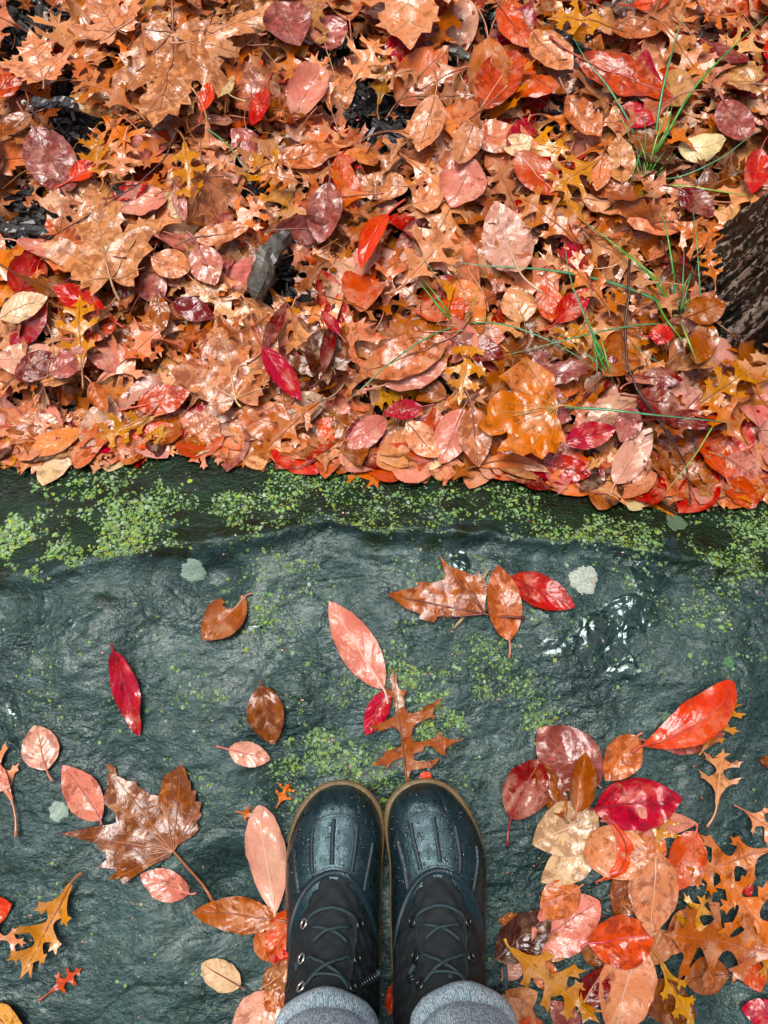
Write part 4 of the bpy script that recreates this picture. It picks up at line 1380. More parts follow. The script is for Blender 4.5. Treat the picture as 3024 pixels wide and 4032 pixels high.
# the leaves of the litter that one can point at; the third field names it for use as a landmark
H = [
    ((1115, 337), (1203, 428), 78, 'coral', 'plain coral leaf lying flat, topmost in the upper litter', 'plain coral leaf', dict(dz=.012, mott=.1, stalk=.05, pale=(.75, .35, .25))),
    ((838, 470), (780, 590), 48, 'scarlet', 'bright red folded leaf standing out in the middle of the litter', 'bright red folded leaf', dict(dz=.014, mott=.2, p=dict(fold=.55, sx=.006))),
    ((712, 400), (690, 530), 74, 'mauve', 'purple pink mottled leaf above the grey wood chunk', 'purple pink leaf', dict(dz=.01, mott=.7, p=dict(fold=.1))),
    ((1038, 240), (1116, 115), 80, 'coral', 'glossy coral red leaf with pale veins in the upper litter', 'glossy coral red leaf', dict(dz=.012, mott=.6, p=dict(fold=.15), pale=(.7, .3, .2))),
    ((40, 527), (166, 558), 42, 'pink', 'narrow pink leaf just below the charred stick', 'narrow pink leaf', dict(dz=.012, mott=.1, p=dict(fold=.1))),
    ((232, 688), (118, 620), 58, 'red', 'red leaf with a pink sheen above an orange oak leaf', 'sheen red leaf', dict(dz=.012, mott=.3, p=dict(fold=.25))),
    ((175, 735), (258, 690), 56, 'coral', 'coral red leaf partly under an orange oak leaf', None, dict(dz=.009, mott=.3)),
    ((430, 535), (466, 622), 68, 'pink', 'clean pink leaf with an acute point below the tan sycamore leaf', 'clean pink leaf', dict(dz=.012, mott=.15)),
    ((375, 655), (465, 690), 52, 'dark red', 'dull dark red leaf near the clean pink leaf', None, dict(dz=.009, mott=.4)),
    ((570, 758), (655, 878), 56, 'crimson', 'shiny crimson folded leaf at the foot of the litter', 'shiny crimson leaf', dict(dz=.016, mott=.1, p=dict(fold=.5, kx=-8))),
    ((572, 765), (622, 662), 34, 'dark red', 'thin dark red leaf joined above the shiny crimson one', None, dict(dz=.016, mott=.1, p=dict(fold=.6))),
    ((700, 810), (722, 700), 36, 'dark red', 'dark red leaf folded to a narrow blade beside the brown sycamore', None, dict(dz=.012, mott=.1, p=dict(fold=.8))),
    ((735, 730), (695, 678), 30, 'crimson', 'small crimson pointed leaf standing on edge', None, dict(dz=.018, mott=.1, p=dict(fold=.7))),
    ((975, 738), (1088, 776), 62, 'dark red', 'glossy dark red leaf beneath long grass blades', 'dark red glossy leaf', dict(dz=.014, mott=.1, p=dict(fold=.2, kx=-8))),
    ((1000, 720), (1090, 735), 60, 'pink', 'pink leaf behind the glossy dark red one', None, dict(dz=.008, mott=.2)),
    ((912, 885), (828, 898), 46, 'crimson', 'little glossy crimson leaf near the stone edge', 'little crimson leaf', dict(dz=.014, mott=.4, p=dict(fold=.3))),
    ((965, 740), (775, 815), 96, 'salmon', 'very broad salmon leaf with fine spots', 'broad salmon leaf', dict(dz=.012, mott=.5)),
    ((830, 835), (965, 790), 62, 'pink', 'clean pink leaf under the very broad salmon one', None, dict(dz=.008, mott=.1)),
    ((278, 965), (408, 938), 74, 'scarlet', 'vivid orange red leaf lying on the stone\'s edge', 'vivid orange red leaf', dict(dz=.016, mott=.35, p=dict(fold=.1))),
    ((172, 1008), (92, 1008), 44, 'scarlet', 'small vivid orange leaf overhanging the bare stone', None, dict(dz=.010, mott=.05, p=dict(fold=.1), pq=(.5, .5))),
    ((300, 882), (412, 850), 64, 'coral', 'coral leaf with crinkled veins above the vivid orange red one', None, dict(dz=.014, mott=.5)),
    ((632, 925), (512, 895), 88, 'salmon', 'rounded peach brown leaf, very glossy, near the stone edge', 'rounded peach brown leaf', dict(dz=.016, mott=.5, p=dict(kx=-10))),
    ((112, 815), (196, 762), 66, 'mauve', 'lilac leaf with dark veins at the litter\'s left', 'lilac veined leaf', dict(dz=.016, mott=.6)),
    ((35, 820), (118, 765), 64, 'dark red', 'dark red brown leaf partly under the lilac one', None, dict(dz=.012, mott=.5)),
    ((5, 692), (105, 645), 64, 'cream', 'pale cream pink leaf at the left edge', 'pale cream leaf', dict(dz=.016, mott=.35)),
    ((155, 397), (232, 335), 48, 'scarlet', 'bright red leaf crossed by an ochre oak lobe', 'bright red leaf', dict(dz=.012, mott=.1, p=dict(fold=.2))),
    ((75, 285), (158, 425), 92, 'mauve', 'big mottled mauve leaf at the upper left', 'big mottled mauve leaf', dict(dz=.008, mott=.8)),
    ((578, 198), (545, 280), 36, 'red', 'narrow red leaf with pink veins below the purple pair', None, dict(dz=.012, mott=.5, p=dict(fold=.3))),
    ((72, 255), (-5, 300), 50, 'rust', 'rusty orange leaf at the left edge', 'rusty edge leaf', dict(dz=.012, mott=.3, p=dict(fold=.3))),
    ((1222, 215), (1295, 300), 66, 'salmon', 'salmon leaf with a water swirl near the upper tuft', None, dict(dz=.012, mott=.5, p=dict(kx=10))),
    ((1250, 130), (1455, 222), 92, 'coral', 'long mottled coral leaf left of the upper grass tuft', 'long mottled coral leaf', dict(dz=.012, mott=.7)),
    ((1338, 235), (1412, 270), 56, 'crimson', 'deep red leaf behind the upper grass tuft', None, dict(dz=.008, mott=.1)),
    ((1640, 328), (1612, 432), 52, 'red', 'wet red leaf upright at the right edge', 'wet red edge leaf', dict(dz=.014, mott=.3, p=dict(fold=.3))),
    ((1465, 415), (1538, 470), 62, 'dark red', 'dark red wrinkled leaf between upper and lower grass tufts', 'wrinkled dark red leaf', dict(dz=.012, mott=.4)),
    ((1558, 222), (1612, 312), 74, 'mauve', 'purple mauve leaf with dark veins near the right edge', 'purple mauve leaf', dict(dz=.012, mott=.8)),
    ((1030, 258), (985, 372), 60, 'peach', 'peach leaf with a brown midrib above a broad pink one', 'brown ribbed peach leaf', dict(dz=.016, mott=.5, pale=(.25, .08, .03))),
    ((1020, 350), (975, 452), 92, 'pink', 'broad pink leaf under the peach leaf with brown midrib', 'broad pink leaf', dict(dz=.010, mott=.3)),
    ((890, 448), (958, 425), 58, 'peach', 'small peach leaf by the dark mulch hole', None, dict(dz=.010, mott=.4)),
    ((1118, 605), (1068, 445), 98, 'pale pink', 'largest pale pink leaf with brown specks, mid litter', 'largest pale pink leaf', dict(dz=.014, mott=.45, pale=(.7, .45, .3))),
    ((1085, 322), (1147, 312), 52, 'cream', 'small round tan leaf above the plain coral leaf', None, dict(dz=.01, mott=.3, pq=(.5, .5))),
    ((1178, 612), (1188, 702), 52, 'coral', 'orange red leaf beside a bright red one under grass', None, dict(dz=.012, mott=.3)),
    ((1200, 700), (1272, 628), 56, 'red', 'bright red leaf crossed by grass blades', 'grass crossed red leaf', dict(dz=.012, mott=.1, p=dict(fold=.25))),
    ((1130, 700), (1105, 622), 74, 'tan', 'veined tan oval leaf below the long grass blade', 'veined tan leaf', dict(dz=.013, mott=.3, pale=(.3, .18, .08))),
    ((1218, 958), (1328, 930), 60, 'crimson', 'glossy crimson leaf right of the golden sycamore leaf', 'glossy crimson leaf', dict(dz=.018, mott=.15, p=dict(fold=.2, kx=-6))),
    ((1322, 1050), (1410, 922), 74, 'pale pink', 'clean pale pink pointed leaf at the stone edge', 'pale pink pointed leaf', dict(dz=.020, mott=.1)),
    ((1330, 1030), (1420, 990), 60, 'pink', 'pink leaf under the clean pale pink pointed one', None, dict(dz=.012, mott=.1)),
    ((985, 880), (1052, 975), 0, '', '', None, None),
    ((1018, 885), (1030, 1015), 74, 'peach', 'peach leaf with dark brown vein stripes at the stone edge', 'striped peach leaf', dict(dz=.018, mott=.85, pale=(.25, .06, .03))),
    ((1000, 885), (950, 1010), 78, 'pink', 'smooth pink leaf partly under the vein striped peach leaf', None, dict(dz=.012, mott=.1)),
    ((878, 915), (945, 995), 62, 'peach', 'pale peach leaf with fine specks beside the smooth pink leaf', None, dict(dz=.014, mott=.4)),
    ((1370, 862), (1465, 880), 72, 'dark red', 'broad dark red wet leaf right of the crossing twig', 'broad dark red leaf', dict(dz=.012, mott=.2, p=dict(kx=-8))),
    ((1380, 815), (1475, 820), 50, 'dark red', 'dark red leaf arched over another dark red one', None, dict(dz=.010, mott=.1, p=dict(kx=-14))),
    ((1425, 910), (1575, 912), 46, 'dark red', 'long dark red leaf under the low grass blade', None, dict(dz=.012, mott=.3, p=dict(fold=.2))),
    ((1368, 885), (1335, 960), 62, 'mauve', 'mauve leaf between the twig and the glossy crimson leaf', None, dict(dz=.012, mott=.4)),
    ((1400, 730), (1455, 720), 48, 'red', 'small glossy red leaf near the lower tuft', None, dict(dz=.012, mott=.4)),
    ((1028, 1012), (1185, 1025), 34, 'salmon', 'thin pink crescent leaf lying along the stone edge', 'pink crescent leaf', dict(dz=.014, mott=.1, p=dict(sx=-.012, kx=10))),
    ((1178, 1005), (1275, 1028), 56, 'red', 'red brown leaf with reflections at the stone edge', None, dict(dz=.012, mott=.6)),
    ((1458, 1085), (1572, 1072), 40, 'rust', 'dark rust leaf overhanging the stone under the twig', None, dict(dz=.008, mott=.3, p=dict(kx=8))),
    ((1460, 1068), (1560, 1055), 44, 'rust', 'brown leaf just behind the dark rust overhanging one', None, dict(dz=.012, mott=.5)),
    ((600, 15), (650, 112), 92, 'mauve', 'large mauve and pink leaf at the top beside a dull purple one', 'large mauve leaf', dict(dz=.014, mott=.7, p=dict(fold=.2))),
    ((700, 40), (725, 115), 74, 'mauve', 'dull purple leaf right of the large mauve and pink one', None, dict(dz=.010, mott=.8)),
    ((862, 75), (862, 152), 52, 'crimson', 'crimson leaf peeping from under the golden top leaf', None, dict(dz=.008, mott=.4)),
    ((438, 248), (458, 185), 30, 'scarlet', 'small bright red leaf piece by the big pale sycamore', None, dict(dz=.012, mott=.05, p=dict(fold=.2))),
    ((-10, 215), (48, 140), 66, 'coral', 'pinkish red leaf at the left edge near the top', None, dict(dz=.012, mott=.6)),
    ((245, 432), (322, 400), 44, 'red', 'red and pink leaf above the tan sycamore leaf', None, dict(dz=.010, mott=.4)),
    ((380, 408), (402, 482), 26, 'mauve', 'slim lilac leaf beside the tan sycamore leaf', None, dict(dz=.012, mott=.4)),
    ((940, 215), (903, 335), 62, 'peach', 'pale peach leaf right of the dark mulch hole', 'pale peach leaf', dict(dz=.012, mott=.5, pale=(.4, .15, .06))),
    ((1365, 22), (1445, 2), 40, 'scarlet', 'bright red leaf touching the picture\'s top edge', None, dict(dz=.014, mott=.1)),
    ((1145, 80), (1235, 155), 82, 'peach', 'peach leaf with brown specks near the top', 'specked peach leaf', dict(dz=.012, mott=.6)),
    ((1080, 15), (1140, 115), 58, 'coral', 'coral and red leaf next to the specked peach leaf', None, dict(dz=.010, mott=.4)),
    ((602, 352), (735, 325), 68, 'salmon', 'tan pink leaf left of the dark mulch hole', 'tan pink leaf', dict(dz=.010, mott=.6)),
    ((1530, 700), (1500, 790), 54, 'rust', 'rust brown leaf leaning on the tree trunk', None, dict(dz=.012, mott=.2, p=dict(kx=10))),
    ((1480, 690), (1560, 660), 60, 'rust', 'brown leaf at the foot of the trunk beside the lower tuft', None, dict(dz=.014, mott=.3)),
    ((770, 905), (1010, 850), 0, '', '', None, None),
    ((0, 945), (155, 960), 62, 'rust', 'long rust leaf along the stone edge at the left', None, dict(dz=.010, mott=.5)),
    ((160, 1000), (275, 975), 44, 'salmon', 'salmon leaf lying on the stone edge beside the orange one', None, dict(dz=.012, mott=.6)),
    ((1565, 990), (1640, 1040), 66, 'pink', 'pink speckled leaf at the stone edge by the right side', None, dict(dz=.014, mott=.5)),
    ((355, 990), (480, 950), 36, 'coral', 'thin coral leaf under the moss spotted one', None, dict(dz=.008, mott=.4)),
    ((418, 950), (470, 905), 84, 'peach', 'peach leaf with a mossy black spot by the stone edge', None, dict(dz=.014, mott=.8)),
    ((200, 830), (240, 900), 46, 'salmon', 'rust pink leaf between lilac and coral leaves', None, dict(dz=.012, mott=.6, p=dict(fold=.4))),
    ((340, 640), (355, 720), 40, 'rust', 'dull rust leaf bending beside the dark red one', None, dict(dz=.012, mott=.2, p=dict(kx=12))),
    ((330, 560), (415, 590), 70, 'peach', 'peach leaf curling between tan sycamore and clean pink leaf', None, dict(dz=.012, mott=.5)),
    ((420, 520), (540, 495), 50, 'peach', 'peach leaf pointing at the grey wood chunk', None, dict(dz=.010, mott=.5)),
    ((1300, 340), (1285, 420), 46, 'salmon', 'salmon pointed leaf left of the upper tuft\'s base', None, dict(dz=.012, mott=.3)),
    ((1340, 400), (1335, 300), 60, 'tan', 'brown oval leaf under the upper tuft\'s blades', None, dict(dz=.010, mott=.5)),
]
LAND = []
for base, tip, w, tone, lab, short, op in H:
    if op is None:
        continue
    q = hero('oval_leaf', base, tip, w, tone, lab, 'litter', group=GR_LIT, **op)
    if short:
        m = P((base[0] + tip[0]) / 2, (base[1] + tip[1]) / 2, LIT_Z)
        LAND.append((short, m.x, m.y))

GOLD = z2([(600, 525), (635, 545), (700, 578), (725, 600), (728, 650), (745, 720), (740, 760), (745, 790), (768, 870), (772, 905), (748, 890), (722, 955), (690, 950), (662, 985), (612, 955), (575, 975), (530, 945),
           (475, 935), (492, 900), (525, 870), (527, 835), (500, 850), (455, 855), (432, 842), (396, 805), (440, 772), (436, 745), (448, 705), (495, 668), (555, 662), (530, 640), (480, 615), (530, 580), (580, 545)], 1512, 950)
hero('sycamore_leaf', z2([(745, 722)], 1512, 950)[0], z2([(420, 770)], 1512, 950)[0], 180, 'orange', 'golden brown sycamore leaf with a green grass blade across its stalk', 'litter', dz=.022,
     p=dict(ky=1.5, nz=.008, wave=.005), stalk=.2, outline=GOLD, tips=z2([(415, 800), (500, 625), (600, 545), (490, 925), (590, 965), (690, 945), (450, 850), (460, 715), (530, 900)], 1512, 950), mott=.4, pale=(.5, .25, .06), group=GR_LIT)
SY = [
    ((243, 608), (205, 420), 210, 'tan', 'tan sycamore leaf facing up with radiating veins', 'tan sycamore leaf', dict(dz=.016, mott=.55, stalk=.25, pale=(.45, .22, .09))),
    ((512, 868), (478, 690), 230, 'peach', 'large brown peach sycamore leaf near the shiny crimson leaf', 'brown peach sycamore leaf', dict(dz=.012, mott=.7, stalk=.1, pale=(.6, .35, .15))),
    ((382, 92), (345, 300), 240, 'tan', 'big pale sycamore leaf with translucent brown patches', 'big pale sycamore leaf', dict(dz=.018, mott=.8, stalk=.35, pale=(.3, .1, .04), p=dict(nz=.012, wave=.01, kx=-3))),
    ((410, 110), (580, 45), 130, 'tan', 'rolled tan sycamore leaf standing up behind the big pale one', 'rolled tan leaf', dict(dz=.024, mott=.4, stalk=.2, p=dict(kx=-22))),
    ((880, -60), (885, 118), 250, 'peach', 'golden peach sycamore leaf coming in over the top edge', 'golden top leaf', dict(dz=.020, mott=.3, stalk=.1, pale=(.6, .35, .1))),
    ((95, 175), (75, 85), 130, 'peach', 'small peach maple like leaf near the upper left corner', 'small peach maple leaf', dict(dz=.012, mott=.4, stalk=.2)),
    ((720, 800), (640, 690), 150, 'brown', 'dark brown sycamore leaf between two dark red leaves', None, dict(dz=.006, mott=.7, stalk=.1)),
    ((1100, 770), (1240, 740), 150, 'brown', 'grey brown mottled leaf above the golden sycamore leaf', None, dict(dz=.008, mott=.9, stalk=.1)),
    ((260, 80), (200, -10), 150, 'peach', 'peach sycamore leaf by the top edge', None, dict(dz=.010, mott=.5, stalk=.2)),
    ((1110, 835), (1285, 790), 120, 'mauve', 'lilac grey wet leaf right behind the golden sycamore leaf', None, dict(dz=.012, mott=.8, stalk=.1)),
]
m = P(*z2([(590, 760)], 1512, 950)[0], LIT_Z)
LAND.append(('golden sycamore leaf', m.x, m.y))
for base, tip, w, tone, lab, short, op in SY:
    hero('sycamore_leaf', base, tip, w, tone, lab, 'litter', group=GR_LIT, **op)
    if short:
        m = P((base[0] + tip[0]) / 2, (base[1] + tip[1]) / 2, LIT_Z)
        LAND.append((short, m.x, m.y))

HO = [
    ((330, 470), (300, 300), 0, '', '', None),
    ((275, 300), (262, 400), 110, 'peach', 'pale oak leaf right of the bright red leaf', dict(dz=.016)),
    ((228, 400), (200, 300), 70, 'ochre', 'ochre oak leaf lying over the bright red leaf', dict(dz=.018, mott=.1)),
    ((400, 310), (420, 445), 88, 'ochre', 'ochre oak leaf with curving lobes amid the upper litter', dict(dz=.016, mott=.2)),
    ((180, 800), (175, 640), 96, 'ochre', 'ochre oak leaf between the two red leaves at the left', dict(dz=.020, mott=.1)),
    ((335, 905), (215, 960), 90, 'ochre', 'yellow ochre oak leaf at the stone edge left of the vivid leaf', dict(dz=.018, mott=.1)),
    ((690, 870), (565, 990), 90, 'orange', 'orange oak leaf whose lobes overhang the bare stone', dict(dz=.018, mott=.2)),
    ((1020, 720), (990, 880), 100, 'ochre', 'ochre oak leaf below the dark red glossy leaf', dict(dz=.012, mott=.2)),
    ((1265, 700), (1215, 760), 80, 'ochre', 'yellow ochre oak leaf below the grass crossed red leaf', dict(dz=.016, mott=.1)),
    ((1310, 660), (1210, 560), 100, 'orange', 'orange oak leaf above the grass crossed red leaf', dict(dz=.014, mott=.3)),
    ((1500, 880), (1620, 800), 100, 'ochre', 'yellow oak leaf low beside the tree trunk', dict(dz=.016, mott=.1)),
    ((1600, 960), (1520, 860), 110, 'orange', 'orange oak leaf between dark red leaf and stone edge', dict(dz=.018, mott=.2)),
    ((1220, 400), (1190, 500), 0, '', '', None),
    ((1290, 350), (1185, 420), 120, 'ochre', 'ochre oak leaf touching the plain coral leaf\'s side', dict(dz=.016, mott=.2)),
    ((1240, 520), (1120, 430), 120, 'orange', 'orange oak leaf under the plain coral leaf', dict(dz=.014, mott=.2)),
    ((760, 190), (820, 90), 110, 'peach', 'peach oak leaf beside the golden top leaf', dict(dz=.014, mott=.2)),
    ((650, 400), (575, 380), 120, 'orange', 'glossy orange oak leaf left of the purple pink leaf', dict(dz=.014, mott=.2)),
    ((870, 620), (985, 500), 120, 'peach', 'peach oak leaf right of the bright red folded leaf', dict(dz=.014, mott=.3)),
    ((1320, 60), (1180, 40), 100, 'ochre', 'ochre oak leaf near the top edge above the specked peach leaf', dict(dz=.014, mott=.1)),
    ((1450, 480), (1560, 560), 120, 'orange', 'large orange oak leaf above the tree trunk\'s foot', dict(dz=.014, mott=.3)),
    ((1540, 620), (1520, 540), 60, 'orange', 'glowing orange oak leaf tip against the tree trunk', dict(dz=.018, mott=.05)),
    ((1420, 1060), (1400, 1100), 60, 'orange', 'small dark orange oak leaf overhanging the stone', dict(dz=.008, mott=.2)),
    ((1010, 1030), (890, 1000), 50, 'rust', 'rust oak leaf overhanging the stone below the peach leaves', dict(dz=.010, mott=.2)),
    ((510, 560), (640, 500), 0, '', '', None),
    ((780, 560), (700, 640), 0, '', '', None),
]
for base, tip, w, tone, lab, op in HO:
    if op is None:
        continue
    hero('oak_leaf', base, tip, w, tone, lab, 'litter', group=GR_LIT, stalk=random.uniform(.1, .3), **{**dict(p=dict(fold=random.uniform(0, .35), ky=random.uniform(-6, 2), tw=random.uniform(-.4, .4))), **op})

LAND += [('upper grass tuft', *P(1400, 380, LIT_Z)[:2]), ('lower grass tuft', *P(1470, 690, LIT_Z)[:2]), ('grey wood chunk', *P(585, 575, LIT_Z)[:2]), ('tree trunk', *P(1600, 640, LIT_Z)[:2]),
         ('charred stick', *P(60, 500, LIT_Z)[:2]), ('dark bark chip', *P(120, 225, LIT_Z)[:2]), ('dark mulch hole', *P(830, 255, LIT_Z)[:2]), ('crossing twig', *P(1400, 830, LIT_Z)[:2])]


def where(x, y):
    """a phrase that says where a leaf lies from the things one can find nearby"""
    vx, vy = toV(x, y, LIT_Z)
    near = sorted(LAND, key=lambda l: (l[1] - x) ** 2 + (l[2] - y) ** 2)
    out = []
    for l in near[:4]:
        a, b = toV(l[1], l[2], LIT_Z)
        dx, dy = vx - a, vy - b
        dist = math.hypot(dx, dy)
        ang = math.degrees(math.atan2(-dy, dx)) % 360
        r = ['right of', 'above and right of', 'above', 'above and left of', 'left of', 'below and left of', 'below', 'below and right of'][int((ang + 22.5) // 45) % 8]
        out.append((('just ' if dist < 75 else '') + r + ' the ' + l[0], dist))
    return out


def filler_labels(todo):
    """todo: [o, kindword, tone, x, y, size, form]"""
    for o, kw, tone, x, y, size, form in todo:
        w = where(x, y)
        edge = ''
        cands = []
        for (r, d) in w:
            cands += [f'{tone} {kw} {r}', f'{form} {tone} {kw} {r}', f'{size} {tone} {kw} {r}', f'{size} {form} {tone} {kw} {r}']
        for i in range(len(w)):
            for j in range(i + 1, len(w)):
                for pre in (f'{tone} {kw}', f'{size} {tone} {kw}', f'{size} {form} {tone} {kw}'):
                    cands.append(f'{pre} {w[i][0]}, {w[j][0].replace("just ", "")}')
        lab = next((c for c in cands if c not in USED and 4 <= len(c.split()) <= 16), cands[-1])
        USED.add(lab)
        o['label'] = lab


def fillers():
    todo = []
    spots = []
    for kind, T, n, mix, (l0, l1) in (('oval_leaf', T_OV, 150, MIX_OV, (.068, .112)), ('oak_leaf', T_OAK, 245, MIX_OAK, (.075, .125)), ('sycamore_leaf', T_SYC, 5, ['tan', 'peach', 'orange', 'rust'], (.08, .11))):
        k = 0
        while k < n:
            vx, vy, q, d = spot(26)
            if not (-40 < vx < 1700 and -40 < vy):
                continue
            if any((q.x - a) ** 2 + (q.y - b) ** 2 < .024 ** 2 for a, b in spots):
                if random.random() < .9:
                    continue
            spots.append((q.x, q.y))
            i = random.randrange(len(T))
            me, sm, form = tmesh(kind, T, i)
            L = random.uniform(l0, l1)
            tone = random.choice(mix)
            if d < .03:
                L *= .75
            z = float(LZ(np.array([q.x]), np.array([q.y]))[0]) + random.uniform(-.014, .012)
            o = obj(kind, None)
            bl = obj('blade', me, None, o)
            o.location = (q.x, q.y, z)
            o.scale = (L / UNIT, L / UNIT, L / UNIT)
            am = .5 if d < .05 else 1
            o.rotation_euler = (random.gauss(0, .26) * am, random.gauss(0, .28) * am, random.uniform(0, 6.28))
            bl.color = color_of(tone, .2)
            s = obj('stalk', sm, None, o)
            s.color = stalk_color(bl.color)
            tag(o, None, 'leaf', GR_LIT)
            kw = {'oval_leaf': 'oval leaf', 'oak_leaf': 'oak leaf', 'sycamore_leaf': 'sycamore leaf'}[kind]
            todo.append((o, kw, tone, q.x, q.y, 'small' if L < l0 + (l1 - l0) * .5 else 'large', form))
            k += 1
    filler_labels(todo)


fillers()


def debris():
    """stems, needles and crumbs of leaf that have worked in between the leaves"""
    mb = MB()
    for k in range(420):
        vx, vy, q, d = spot(0)
        z = float(LZ(np.array([q.x]), np.array([q.y]))[0]) + random.uniform(-.012, .010)
        a, l = random.uniform(0, 6.28), random.uniform(.015, .05)
        b = random.uniform(-.4, .4)
        pts = [Vector((q.x + math.cos(a + b * t) * l * t, q.y + math.sin(a + b * t) * l * t, z + .006 * math.sin(3 * t + k))) for t in (0, .33, .66, 1)]
        mb.tube(pts, [.0007, .0006, .0005, .0004], 4, c=random.choice([(.20, .05, .02, .2), (.45, .22, .06, .2), (.08, .025, .012, .2), (.40, .08, .05, .2)]))
    for k in range(900):
        if k < 640:
            vx, vy, q, d = spot(-10)
            z = float(LZ(np.array([q.x]), np.array([q.y]))[0]) + random.uniform(-.02, .008)
        else:
            vx, vy = (random.gauss(1330, 150), random.gauss(1950, 150)) if random.random() < .5 else (random.uniform(-20, 1680), random.uniform(1040, 2220))
            q = P(vx, vy, Zs)
            if 590 < vx < 1070 and vy > 1670:
                continue
            z = float(Zf(np.array([q.x]), np.array([q.y]))[0]) + .0012
        r = random.uniform(.0012, .006) if k < 640 else random.uniform(.0006, .0018)
        c = color_of(random.choice(MIX_OV + ['brown'] * 12), .3)
        t0 = random.uniform(0, 6.28)
        tl = .6 if k < 640 else .15
        n = 6
        vs = [(q.x + math.cos(t0 + 6.28 * i / n) * r * random.uniform(.5, 1.2), q.y + math.sin(t0 + 6.28 * i / n) * r * random.uniform(.4, 1), z + random.uniform(-1, 1) * tl * r) for i in range(n)]
        mb.add(vs, [tuple(range(n))], uv=[(random.random(), .5)] * n, c=c)
    tag(mb.build('leaf_debris', M_LITTER, smooth=False), 'loose stems, needles and crumbs of leaf between the leaves', kind='stuff')


debris()


# ------------------------------------------------------------------ tree trunk
def trunk_material():
    m, nt, b = new_mat('flaky_bark')
    g = N(nt)
    pos = g.coord('Object')
    st = g.mapping(pos, (1, 1, .42), (.35, .2, 0))
    a = nt.nodes.new('ShaderNodeAttribute')
    a.attribute_name = 'col'
    sp = nt.nodes.new('ShaderNodeSeparateColor')
    nt.links.new(a.outputs['Color'], sp.inputs[0])
    flake = g.noise(st, 150, 5, .7, .4)
    fm = g.ramp(g.math('ADD', flake, g.math('MULTIPLY', sp.outputs[0], .22)), [(.675, 0.0), (.70, 1.0)])
    base = g.mix(g.ramp(g.noise(st, 60, 4, .6), [(.45, 0.0), (.68, 1.0)]), (.006, .007, .006), (.035, .028, .014))
    pale = g.mix(g.noise(pos, 60, 2), (.50, .40, .30), (.74, .64, .52))
    c = g.mix(fm, base, pale)
    c = g.mix(g.ramp(g.noise(pos, 35, 3), [(.63, 0.0), (.7, .7)]), c, (.12, .22, .14))
    nt.links.new(c, b.inputs['Base Color'])
    b.inputs['Roughness'].default_value = .42
    b.inputs['Coat Weight'].default_value = .25
    nt.links.new(g.bump(g.math('ADD', flake, g.math('MULTIPLY', fm, .4)), 1.0, .006), b.inputs['Normal'])
    return m


